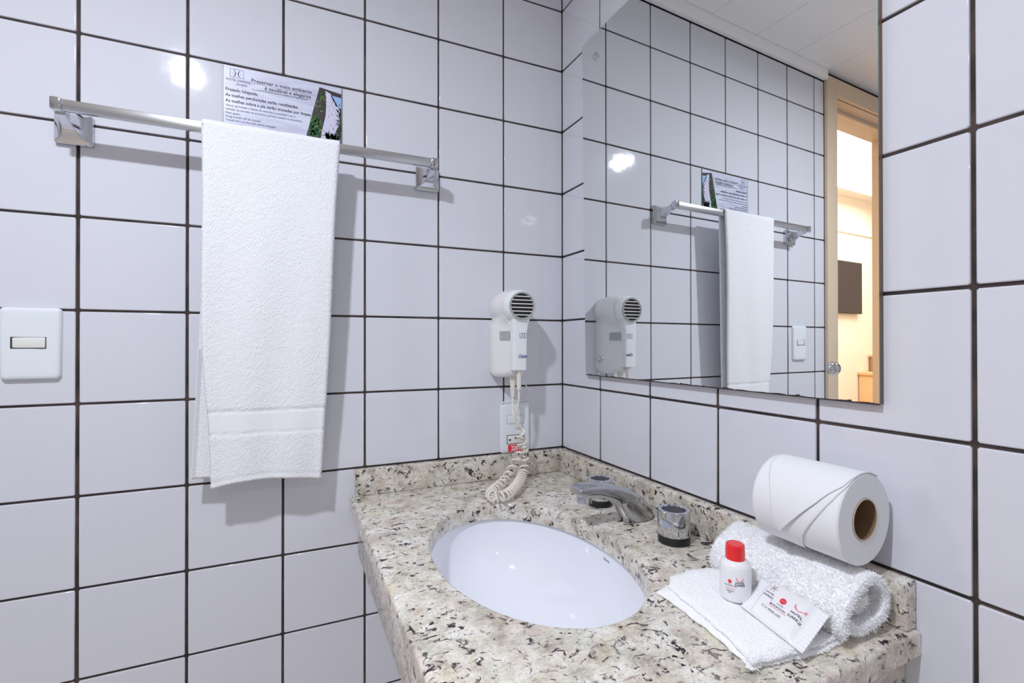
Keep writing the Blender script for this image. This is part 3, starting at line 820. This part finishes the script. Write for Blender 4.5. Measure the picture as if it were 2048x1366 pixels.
for k in range(6):
    z = (k-2.5)*.0080; hw = math.sqrt(.0266**2-z*z)
    boxes('grille_bar', [(HX-.001-hw, HX-.001+hw, -.1002, -.0965, 1.2505+z-.0010, 1.2505+z+.0010)], M['plastic_warm'], hs, bev=.0003, seg=1)
V = []
levs = [(1.1110, .0150, -.062, -.0900), (1.1116, .0166, -.060, -.0925), (1.150, .0172, -.058, -.0935), (1.195, .0178, -.058, -.0945), (1.212, .0195, -.058, -.0945), (1.222, .0215, -.060, -.0940), (1.232, .024, -.064, -.0925)]
nr = 28
for z, hw, y0, y1 in levs:
    yc, hy = (y0+y1)/2, abs(y1-y0)/2
    for k in range(nr):
        t = 2*PI*k/nr; e = 2/7
        V.append((HC+.004*max(0, (z-1.2)/.03)+hw*math.copysign(abs(math.cos(t))**e, math.cos(t)), yc+hy*math.copysign(abs(math.sin(t))**e, math.sin(t)), z))
F = grid_faces(nr, len(levs), True)+[tuple(range(nr)), tuple((len(levs)-1)*nr+k for k in range(nr))]
me = bpy.data.meshes.new('handle'); me.from_pydata(V, [], F); fixn(me); finish(me, M['plastic'], 35); hn = mk('handle', me, hd)
for sg_ in (-1, 1):
    V = []
    for z in (1.1765, 1.1962):
        for hx, y in ((.0290, -.0470), (.0180, -.0760), (.0188, -.0782), (.0302, -.0485)): V.append((HC+sg_*hx, y, z))
    F = [(0, 1, 2, 3), (7, 6, 5, 4)]+[(k, (k+1) % 4, (k+1) % 4+4, k+4) for k in range(4)]
    me = bpy.data.meshes.new('side_grip'); me.from_pydata(V, [], F); fixn(me); finish(me, M['grey_button']); mk('side_grip', me, hd)
lathe('power_light', [(.0012, -.0550), (.0010, -.0562)], M['white_print'], hd, axis='y', c=(-.1825, 0, 1.1830), n=12)
pr = Print()
def seg7(x, kind):
    a, b_ = .0038, .0105
    if kind == '1': pr.line([(x, b_), (x+.0012, b_), (x+.0012, 0)], .0006)
    if kind == '2': pr.line([(x, b_), (x+a, b_), (x+a, b_*.6), (x, 0), (x+a, 0)], .0006)
    if kind == '0': pr.line([(x, 0), (x+a, 0), (x+a, b_), (x, b_), (x, 0)], .0006)
seg7(.0000, '1'); seg7(.0024, '2'); seg7(.0074, '0'); seg7(.0124, '0')
pr.build('lettering', lambda u, v: (-.1575+u*1.08, -.09475, 1.1812+v), M['blue_print'], hn)
pr = Print(); pr.text('Oster', .0110, 0, 0, 0, shear=.35, bold=.02, xs=.84)
pr.build('lettering', lambda u, v: (-.1600+u, -.09390, 1.1380+v), M['blue_print'], hn)
lathe('strain_relief', [(.0046, 0), (.0052, .012), (.0050, .045)], M['cord'], hn, c=(-.1530, -.083, 1.0680), n=16)
lathe('strain_relief', [(.0046, 0), (.0054, .020), (.0070, .036), (.0076, .048)], M['cord'], hd, c=(-.1545, -.053, 1.0500), n=16)
# coiled cord
def coil(path_pts, turns_pitch, rad, n_per=18, phase=0.0):
    C = spline(path_pts, 60); seg = np.linalg.norm(np.diff(C, axis=0), axis=1); S = np.r_[0, np.cumsum(seg)]; Ltot = S[-1]
    T = np.gradient(C, axis=0); T /= np.linalg.norm(T, axis=1)[:, None]
    nrm = np.cross(T[0], [0, 1.0, 0]); nrm /= np.linalg.norm(nrm); NN = [];
    for i in range(len(C)):
        nrm = nrm-T[i]*(nrm@T[i]); nrm /= np.linalg.norm(nrm); NN.append(nrm.copy())
    NN = np.array(NN); out = []; s = 0; ph = phase
    while s < Ltot:
        f = s/Ltot; pitch = np.interp(f, *turns_pitch); r_ = rad*np.interp(f, [0, .05, .95, 1], [.25, 1, 1, .25])
        i = min(np.searchsorted(S, s), len(C)-1)
        c = np.array([np.interp(s, S, C[:, k]) for k in range(3)])
        nv = np.array([np.interp(s, S, NN[:, k]) for k in range(3)]); nv /= np.linalg.norm(nv); b_ = np.cross(T[i], nv)
        out.append(c+r_*(math.cos(ph)*nv+math.sin(ph)*b_))
        ph += 2*PI/n_per; s += pitch/n_per
    return out
pa = [(-.1545, -.053, 1.052), (-.1575, -.058, 1.030), (-.1580, -.064, 1.012), (-.1545, -.066, 1.004)]
pb = [(-.1500, -.067, .995), (-.1420, -.067, .976), (-.1385, -.068, .955), (-.1420, -.070, .933), (-.1510, -.073, .918), (-.1620, -.078, .905), (-.1750, -.087, .893), (-.1920, -.101, .883),
      (-.2130, -.119, .8775), (-.2320, -.136, .8755), (-.2470, -.156, .8755), (-.2490, -.173, .8755), (-.2370, -.180, .8755), (-.2220, -.175, .8755), (-.2030, -.157, .8755), (-.1820, -.134, .8770), (-.1630, -.110, .880), (-.1470, -.088, .886), (-.1365, -.075, .900), (-.1330, -.068, .920), (-.1355, -.064, .945), (-.1420, -.063, .972), (-.1520, -.068, .995)]
pd = [(-.1575, -.072, 1.006), (-.1560, -.078, 1.022), (-.1535, -.083, 1.045), (-.1530, -.083, 1.070)]
cc_ = coil(pb, ([0, .10, .25, .40, .50, .62, .74, .88, 1], [.024, .020, .019, .0140, .0095, .0095, .0120, .020, .026]), .0095)
full = list(spline(pa, 12))+cc_[4:-4]+list(spline(pd, 12))
full = np.array(full)
# smooth the joins a little
for _ in range(2): full[1:-1] = (full[:-2]+2*full[1:-1]+full[2:])/4
full[:, 2] = np.maximum(full[:, 2], CZ+.0024)
tube('coiled_cord', full, .0024, M['cord'], hd, n=8)
tube('supply_wire', spline([(-.1640, -.006, 1.0270), (-.1590, -.010, 1.0330), (-.1400, -.014, 1.0370), (-.1120, -.014, 1.0350), (-.0960, -.013, 1.0430), (-.0920, -.012, 1.0560), (-.1000, -.011, 1.0680), (-.1120, -.012, 1.0800), (-.1200, -.015, 1.0960)], 10), .0013, M['plastic'], hd, n=6)

# ------------------------------------------------------------------ terry pile generator
def pile(name, Pn, Nn, length, width, m_, parent, lean=.55):
    n = len(Pn); Pn = np.asarray(Pn, float); Nn = np.asarray(Nn, float)
    Nn = Nn/np.linalg.norm(Nn, axis=1)[:, None]
    rd = rng.normal(size=(n, 3)); side = np.cross(Nn, rd); side /= np.linalg.norm(side, axis=1)[:, None]
    rd2 = rng.normal(size=(n, 3)); D = Nn+lean*rd2*.6; D /= np.linalg.norm(D, axis=1)[:, None]
    L_ = length*rng.uniform(.55, 1.2, n)[:, None]; bend = rng.normal(size=(n, 3))*.35
    W = width
    p0 = Pn-Nn*.0008; p1 = p0+D*L_*.6; p2 = p1+(D+bend)*L_*.42
    V = np.stack([p0-side*W/2, p0+side*W/2, p1-side*W*.55, p1+side*W*.55, p2-side*W*.3, p2+side*W*.3], 1).reshape(-1, 3)
    base_ = (np.arange(n)*6)[:, None]
    F = np.concatenate([base_+np.array([0, 1, 3, 2]), base_+np.array([2, 3, 5, 4])], 1).reshape(-1, 4)
    me = bpy.data.meshes.new(name); me.vertices.add(len(V)); me.vertices.foreach_set('co', V.ravel())
    me.loops.add(F.size); me.loops.foreach_set('vertex_index', F.ravel().astype(np.int32))
    me.polygons.add(len(F)); me.polygons.foreach_set('loop_start', (np.arange(len(F))*4).astype(np.int32))
    try: me.polygons.foreach_set('loop_total', np.full(len(F), 4, np.int32))
    except Exception: pass
    me.update(calc_edges=True); me.materials.append(m_)
    o = mk(name, me, parent); tag(o, kind='stuff'); return o

def sample_mesh(o, n, filt=None):
    me = o.data; me.calc_loop_triangles()
    co = np.empty(len(me.vertices)*3); me.vertices.foreach_get('co', co); co = co.reshape(-1, 3)
    t = np.array([lt.vertices[:] for lt in me.loop_triangles]); A, B, C = co[t[:, 0]], co[t[:, 1]], co[t[:, 2]]
    nr_ = np.cross(B-A, C-A); ar = np.linalg.norm(nr_, axis=1)
    if filt is not None: ar = ar*filt((A+B+C)/3, nr_/(ar[:, None]+1e-12))
    idx = rng.choice(len(t), n, p=ar/ar.sum()); r1 = np.sqrt(rng.random(n))[:, None]; r2 = rng.random(n)[:, None]
    P_ = A[idx]*(1-r1)+B[idx]*r1*(1-r2)+C[idx]*r1*r2
    return P_, nr_[idx]
def toframe(P_, o): return P_+np.array(o['_b'])

# ------------------------------------------------------------------ rolled bath towel (spiral)
rt_ = thing('rolled_towel', 'white fluffy terry towel rolled up, lying under the toilet paper roll', 'towel', FR, (.055, .62, CZ))
prof = [(.1070, .8735), (.1110, .8790), (.1115, .8870), (.1060, .8990), (.0965, .9065), (.0835, .9135), (.0690, .9192), (.0570, .9197), (.0465, .9150), (.0375, .9050), (.0355, .8945), (.0385, .8850), (.0480, .8765), (.0640, .8738), (.0860, .8732),
        (.0970, .8800), (.0955, .8880), (.0850, .8965), (.0720, .9035), (.0600, .9065), (.0510, .9020), (.0480, .8930), (.0540, .8860), (.0640, .8845), (.0720, .8880), (.0760, .8915), (.0680, .8960), (.0620, .8975)]
pc_ = spline([(a, 0, b_) for a, b_ in prof], 5)[:, [0, 2]]
tg = np.gradient(pc_, axis=0); tg /= np.linalg.norm(tg, axis=1)[:, None]; nm = np.stack([tg[:, 1], -tg[:, 0]], 1)
th = .0046
ribbon = np.vstack([pc_+nm*th, (pc_-nm*th)[::-1]]); nb = len(ribbon); ns = 46
V = []
for j in range(ns):
    f = j/(ns-1); m0, m1 = .541, .712
    for k in range(nb):
        o_, z = ribbon[k]
        slant = -.10*(o_-.05)*0
        m_ = m0+(m1-m0)*f
        kk = k if k < nb//2 else nb-1-k; sp_ = kk/(nb//2-1)
        endw = .0012*math.sin(sp_*19)-.015*ease(min(1, max(0, (sp_-.52)/.14)))+.011*ease(min(1, max(0, (sp_-.84)/.08)))
        m_ += endw*(abs(f-.5)*2)**3*(1 if f > .5 else -1)
        taper = 1-.15*(1-f)
        wob = .0012*math.sin(f*11+k*.2)
        V.append((.0730-.0075*(1-f)+(o_-.0730)*taper, m_, CZ+(z-CZ)*(1+.02*(1-f))-.005*(1-f)+wob*(z-CZ)*12))
F = grid_faces(nb, ns, True)
half = nb//2
for j in (0, ns-1):
    for k in range(half-1):
        F.append((j*nb+k, j*nb+k+1, j*nb+nb-2-k, j*nb+nb-1-k))
me = bpy.data.meshes.new('towel_roll'); me.from_pydata(V, [], F); fixn(me); finish(me, M['pile'], 60); ro_ = mk('cloth', me, rt_)
P_, Nr_ = sample_mesh(ro_, 150000, lambda c, n: np.where((c[:, 2] < .003), .15, 1.0))
pile('terry_loops', toframe(P_, ro_), Nr_, .0034, .00055, M['pile'], rt_, lean=.75)

# ------------------------------------------------------------------ folded face cloth
fcx = thing('face_cloth', 'thin white terry face cloth folded flat on the counter beside the sink', 'cloth', FR, (.16, .62, CZ))
def sheet(name, pts, z0, z1, wave, parent, seed):
    """closed outline (o, m) -> thin pad; grid filled from its centre"""
    P_ = np.array(pts); P_ = np.vstack([P_, P_[:1]]); out = []
    for a, b_ in zip(P_[:-1], P_[1:]):
        L_ = np.linalg.norm(b_-a); k = max(2, int(L_/.004)); nrm_ = np.array([b_[1]-a[1], -(b_[0]-a[0])])/L_
        for i in range(k):
            t = i/k; out.append(a+(b_-a)*t+nrm_*wave*math.sin(seed+(len(out))*.9)*math.sin(PI*t)+nrm_*wave*.4*rng.normal())
    out = np.array(out); c = out.mean(0); n = len(out); V = []; levels = [0.15, .4, .65, .85, .97, 1.0, 1.0, .97, .2]
    zl = [z1, z1, z1, z1, z1-.0002, (z0+z1)/2+.0004, (z0+z1)/2-.0004, z0, z0]
    for s_, z in zip(levels, zl):
        for q in out:
            p = c+(q-c)*s_; dz = .0006*math.sin(p[0]*150+seed)*math.sin(p[1]*120+seed) if z > z0 else 0
            V.append((p[0], p[1], z+dz))
    F = grid_faces(n, len(levels), True)+[tuple(range(n)), tuple((len(levels)-1)*n+k for k in range(n))]
    me = bpy.data.meshes.new(name); me.from_pydata(V, [], F); fixn(me); finish(me, M['terry_white'], 60); return mk(name, me, parent)
lo_ = sheet('lower_layer', [(.2060, .5500), (.2065, .5830), (.2095, .6190), (.2130, .6520), (.2235, .6930), (.180, .6990), (.1450, .7060), (.100, .706), (.100, .570), (.112, .543), (.150, .540), (.185, .543)], CZ+.0008, CZ+.0050, .0009, fcx, 1)
hi_ = sheet('upper_layer', [(.1920, .5560), (.1960, .5850), (.2020, .6190), (.2085, .6540), (.2225, .6935), (.180, .6995), (.1400, .7040), (.100, .704), (.0950, .556), (.1110, .5395), (.1450, .5360), (.1720, .5370)], CZ+.0056, CZ+.0112, .0007, fcx, 3)
def edge_f(c, n): return np.where(c[:, 1]+.62 > .683, 1.0, .10)
for ob_ in (hi_, lo_):
    P_, Nr_ = sample_mesh(ob_, 9000, edge_f); pile('terry_loops', toframe(P_, ob_), Nr_, .0022, .0005, M['pile'], fcx)

# ------------------------------------------------------------------ toilet paper
tp = thing('toilet_paper_roll', 'white toilet paper roll with a pointed folded end, lying on rolled towel', 'toilet paper', FR, (.0575, .655, .93))
TO, TZ, TR = .0575, .9800, .0490
m0, m1 = .606, .7035
lathe('paper', [(.0225, m1-.001), (.0230, m1), (TR-.0015, m1), (TR, m1-.0015), (TR+.0002, (m0+m1)/2), (TR, m0+.0015), (TR-.0015, m0), (.0225, m0), (.0225, m0+.002), (.0225, m1-.001)], M['paper'], tp, axis='y', c=(TO, 0, TZ), n=96, cap0=False, cap1=False)
lathe('cardboard_core', [(.0224, m0+.001), (.0224, m1+.0004), (.0214, m1+.0004), (.0214, m0+.001)], M['card_core'], tp, axis='y', c=(TO, 0, TZ), n=64, cap0=False, cap1=False)
lathe('core_rim', [(.0227, m1+.0003), (.0227, m1+.0007), (.0213, m1+.0007), (.0213, m1+.0003)], M['card_rim'], tp, axis='y', c=(TO, 0, TZ), n=64, cap0=False, cap1=False)
def wrap(name, fn_left, fn_right, a_top, a_end, lift0, lift1, m_, n=40, nw=30):
    """sheet on the roll from angle a_top down to a_end; edges given as m(angle)"""
    V = []
    for j in range(n):
        f = j/(n-1); a = math.radians(a_top+(a_end-a_top)*f); deg = math.degrees(a)
        l, r_ = fn_left(deg), fn_right(deg)
        for i in range(nw):
            g = i/(nw-1); rr = TR+.0004+lift0+(lift1-lift0)*f**2*(1)+.0012*g*g*f
            m__ = l+(r_-l)*g
            V.append((TO+rr*math.cos(a), m__, TZ+rr*math.sin(a)))
    F = grid_faces(nw, n)
    o = pyd(name, V, F, m_, tp, smooth=179); md = o.modifiers.new('s', 'SOLIDIFY'); md.thickness = .0004; md.offset = 1
    return o
ip = lambda xs, ys: (lambda d: float(np.interp(d, xs, ys)))
wrap('folded_end', ip([-33, 15, 61, 120], [.6355, .6300, .6130, .606]), ip([-33, -3, 20, 36, 50, 70, 120], [.6365, .6620, .6810, .6910, .7005, .7035, .7035]), 120, -33, .0008, .0034, M['paper'])
wrap('outer_sheet', ip([-120, 120], [.606, .606]), ip([-120, -90, -50, -25, 8, 30, 50, 70, 120], [.645, .650, .6580, .6660, .6850, .6960, .7030, .7035, .7035]), 120, -118, .0003, .0009, M['paper'])

# ------------------------------------------------------------------ shampoo bottle
bo, bmm, bz = .1430, .6110, CZ+.0125
bt = thing('shampoo_bottle', 'small white hotel bottle with red cap standing on the face cloth', 'bottle', FR, (bo, bmm, bz))
lathe('body', [(.0135, 0), (.0158, .0012), (.0168, .0040), (.0170, .0200), (.0170, .0355), (.0167, .0390), (.0156, .0420), (.0132, .0442), (.0106, .0455), (.0100, .0460)], M['bottle'], bt, c=(bo, bmm, bz), n=64)
lathe('cap', [(.0102, .0447), (.0106, .0450), (.0105, .0560), (.0101, .0618), (.0088, .0630), (.002, .0628)], M['red'], bt, c=(bo, bmm, bz), n=48)
# direction from the bottle towards the room, for the label
a_lab = math.atan2(.985-bmm, .62-bo)
def on_bottle(u, v, a0): a = a0+u/.01712; return (bo+.01712*math.cos(a), bmm+.01712*math.sin(a), bz+v)
pr = Print()
def wings(u, v, s, m1_=1, m2_=2):
    for sg_ in (-1, 1):
        P_ = [(u+sg_*s, v+s*.95), (u+sg_*s*.99, v+s*.25), (u+sg_*s*.5, v-s*.02), (u+sg_*s*.10, v-s*.05), (u+sg_*s*.45, v+s*.22), (u+sg_*s*.8, v+s*.6)]
        if sg_ < 0: P_ = P_[::-1]
        pr.poly(P_, m2_)
        pr.line([(u+sg_*s, v+s*.95), (u+sg_*s*.8, v+s*.52), (u+sg_*s*.45, v+s*.15), (u, v-s*.06)], s*.10, m1_)
wings(.0052, .0262, .0042); pr.text('HOTEL', .0031, .0052, .0233, 0, align='CENTER', bold=.03); pr.text('SUÁREZ', .0031, .0052, .0206, 0, align='CENTER', bold=.03)
pr.line([(.0012, .0196), (.0094, .0196)], .0003, 2)
pr.disc(-.0056, .0246, .0021, 1); pr.text('HOTEL', .0015, -.0056, .0208, 0, align='CENTER'); pr.text('METROPOLITAN', .0018, -.0052, .0190, 0, align='CENTER', bold=.01)
pr.line([(-.0125, .0180), (.0012, .0180)], .0003, 2)
pr.text('SHAMPOO', .0022, -.0050, .0155, 2, align='CENTER', bold=.02); pr.text('hidratante', .0019, -.0055, .0133, 0, align='CENTER', bold=.02); pr.text('30ml', .0017, -.0060, .0113, 0, align='CENTER', bold=.02)
pr.build('lettering', lambda u, v: on_bottle(u, v, a_lab), [M['ink'], M['red_print'], M['pink_print']], bt)

# ------------------------------------------------------------------ soap sachet
BL_, BR_, TR_, TL_ = np.array((.1545, .6275, CZ+.0135)), np.array((.1730, .7090, CZ+.0135)), np.array((.1190, .7030, .8935)), np.array((.1010, .6170, .8905))
ss = thing('soap_sachet', 'white crimped soap sachet with hotel logos leaning on rolled towel', 'soap', FR, (.135, .66, CZ+.012))
nrm_s = np.cross(BR_-BL_, TL_-BL_); nrm_s /= np.linalg.norm(nrm_s)
if nrm_s[2] < 0: nrm_s = -nrm_s
def surf(u, v, lift=0):
    p = (BL_*(1-u)+BR_*u)*(1-v)+(TL_*(1-u)+TR_*u)*v
    c = max(0, min(1, (u-.13)/.10))*max(0, min(1, (.87-u)/.10)); e = (max(0, 1-(2*v-1)**4))**.5
    crimp = .0007*math.sin(v*75) if (u < .10 or u > .90) else 0
    return p+nrm_s*(.0065*ease(c)*e+crimp+lift)
nu_, nv_ = 81, 49; V = []
for j in range(nv_):
    v = j/(nv_-1)
    for i in range(nu_):
        u = i/(nu_-1); zig = .012*(abs((v*16) % 1-.5)*2-.5)
        if i == 0: u -= zig
        if i == nu_-1: u += zig
        V.append(surf(u, v))
nV = len(V)
for j in range(nv_):
    v = j/(nv_-1)
    for i in range(nu_):
        u = i/(nu_-1); zig = .012*(abs((v*16) % 1-.5)*2-.5)
        if i == 0: u -= zig
        if i == nu_-1: u += zig
        p = (BL_*(1-u)+BR_*u)*(1-v)+(TL_*(1-u)+TR_*u)*v; V.append(p-nrm_s*.0009)
F = grid_faces(nu_, nv_)+[tuple(reversed(f)) for f in grid_faces(nu_, nv_, off=nV)]
for i in range(nu_-1):
    for j in (0, nv_-1): a = j*nu_+i; F.append((a, a+1, a+1+nV, a+nV))
for j in range(nv_-1):
    for i in (0, nu_-1): a = j*nu_+i; F.append((a, a+nu_, a+nu_+nV, a+nV))
me = bpy.data.meshes.new('wrapper'); me.from_pydata([tuple(v) for v in V], [], F); fixn(me); finish(me, M['film'], 179); mk('wrapper', me, ss)
pr = Print()     # in mm-like units: u 0..0.084, v 0..0.053
pr.line([(.0215+.0025*math.cos(t), .0430+.0052*math.sin(t)) for t in np.linspace(-1.2, 1.2, 9)], .0005, 3)
pr.line([(.0285-.0025*math.cos(t), .0430+.0052*math.sin(t)) for t in np.linspace(-1.2, 1.2, 9)], .0005, 3)
pr.line([(.0200, .0430), (.0300, .0430)], .0004, 3)
pr.text('HOTEL', 0.00353, .0250, .0325, 0, align='CENTER', bold=.01); pr.text('EXPRESS', 0.00353, .0250, .0278, 0, align='CENTER', bold=.01); pr.line([(.0170, .0262), (.0330, .0262)], .0004, 1)
pr.disc(.0425, .0335, .0040, 1, 28); pr.text('METROPOLITAN', 0.00092, .0425, .0332, 4, align='CENTER')
pr.text('HOTEL', 0.00269, .0425, .0258, 0, align='CENTER'); pr.text('METROPOLITAN', 0.00353, .0415, .0212, 0, align='CENTER', bold=.01, xs=.78); pr.line([(.0290, .0196), (.0540, .0196)], .0004, 1)
wings(.0620, .0335, .0068); pr.text('HOTEL', 0.00437, .0620, .0270, 0, align='CENTER', bold=.015); pr.text('SUÁREZ', 0.00437, .0620, .0215, 0, align='CENTER', bold=.015); pr.line([(.0530, .0198), (.0705, .0198)], .0004, 1)
pr.line([(.0262+.0016*math.cos(t), .0146+.0016*math.sin(t)) for t in np.linspace(0, 2*PI, 13)], .0003, 0)
pr.text('31 99245-2302', 0.00420, .0292, .0128, 0, xs=.82)
pr.build('lettering', lambda u, v: surf(u/.084, v/.056, .00025), [M['ink'], M['red_print'], M['pink_print'], M['maroon_print'], M['white_print']], ss)

# ------------------------------------------------------------------ ceiling lamps in the bathroom
def ceil_lamp(x, y, label, r):
    t = thing('ceiling_lamp', label, 'lamp', FL, (x, y, ZC))
    lathe('base', [(.060, ZC-.0002), (.060, ZC-.012), (.052, ZC-.020)], M['pvc'], t, c=(x, y, 0), n=40)
ceil_lamp(-.94, -.86, 'round white ceiling lamp base over the camera side of the room', .03)
ceil_lamp(-.81, -2.2, 'round white ceiling lamp base near the back wall', .03)

# ------------------------------------------------------------------ bedroom furniture seen in the mirror
tv = thing('television', 'flat black television on the cream bedroom wall, seen through the doorway', 'television', FL, (-4.1, 1.48, 1.43))
boxes('body', [(-4.437, -3.62, 1.455, 1.485, 1.448, 1.937)], M['black'], tv, bev=.004)
boxes('screen', [(-4.427, -3.63, 1.452, 1.456, 1.460, 1.927)], M['tv'], tv)
boxes('wall_mount', [(-4.15, -3.9, 1.485, 1.4995, 1.60, 1.78)], M['black'], tv)
cb = thing('bedroom_desk', 'honey coloured wooden desk against the bedroom wall, seen through doorway', 'desk', FL, (-5.0, 1.25, 0))
boxes('top', [(-5.55, -4.43, 1.02, 1.495, .862, .890)], M['wood'], cb, bev=.003)
boxes('side_panel', [(-4.475, -4.445, 1.04, 1.49, 0, .862)], M['wood'], cb, bev=.002)
boxes('side_panel', [(-5.53, -5.50, 1.04, 1.49, 0, .862)], M['wood'], cb, bev=.002)
boxes('front_panel', [(-5.50, -4.475, 1.045, 1.065, .30, .862)], M['wood'], cb, bev=.002)
bx_ = thing('desk_shelf', 'small brown wooden shelf box standing on the bedroom desk', 'shelf', FL, (-4.85, 1.38, .89))
boxes('top', [(-5.05, -4.62, 1.26, 1.49, 1.035, 1.055)], M['wood'], bx_, bev=.002)
boxes('side_panel', [(-4.655, -4.635, 1.27, 1.485, .8905, 1.035)], M['wood_dark'], bx_, bev=.002)
boxes('side_panel', [(-5.04, -5.02, 1.27, 1.485, .8905, 1.035)], M['wood_dark'], bx_, bev=.002)
boxes('back_panel', [(-5.02, -4.655, 1.475, 1.485, .8905, 1.035)], M['wood_dark'], bx_)
ch = thing('bedroom_chair', 'chair with dark curved tube back in the bedroom beyond the doorway', 'chair', FL, (-2.85, .9, 0))
tube('back_frame', spline([(-2.66, .98, .45), (-2.66, .99, .72), (-2.70, .99, .80), (-2.84, .99, .815), (-2.98, .99, .80), (-3.02, .99, .72), (-3.02, .98, .45)], 8), .014, M['black'], ch)
boxes('backrest', [(-2.99, -2.69, .982, .998, .58, .775)], M['wood_dark'], ch, bev=.006)
boxes('seat', [(-3.04, -2.64, .58, 1.0, .43, .465)], M['wood_dark'], ch, bev=.01)
for x in (-3.01, -2.67):
    for y in (.61, .97): tube('leg', [(x, y, 0), (x, y, .2), (x, y, .43)], .013, M['black'], ch)

for o in bpy.data.objects:
    if '_b' in o: del o['_b']
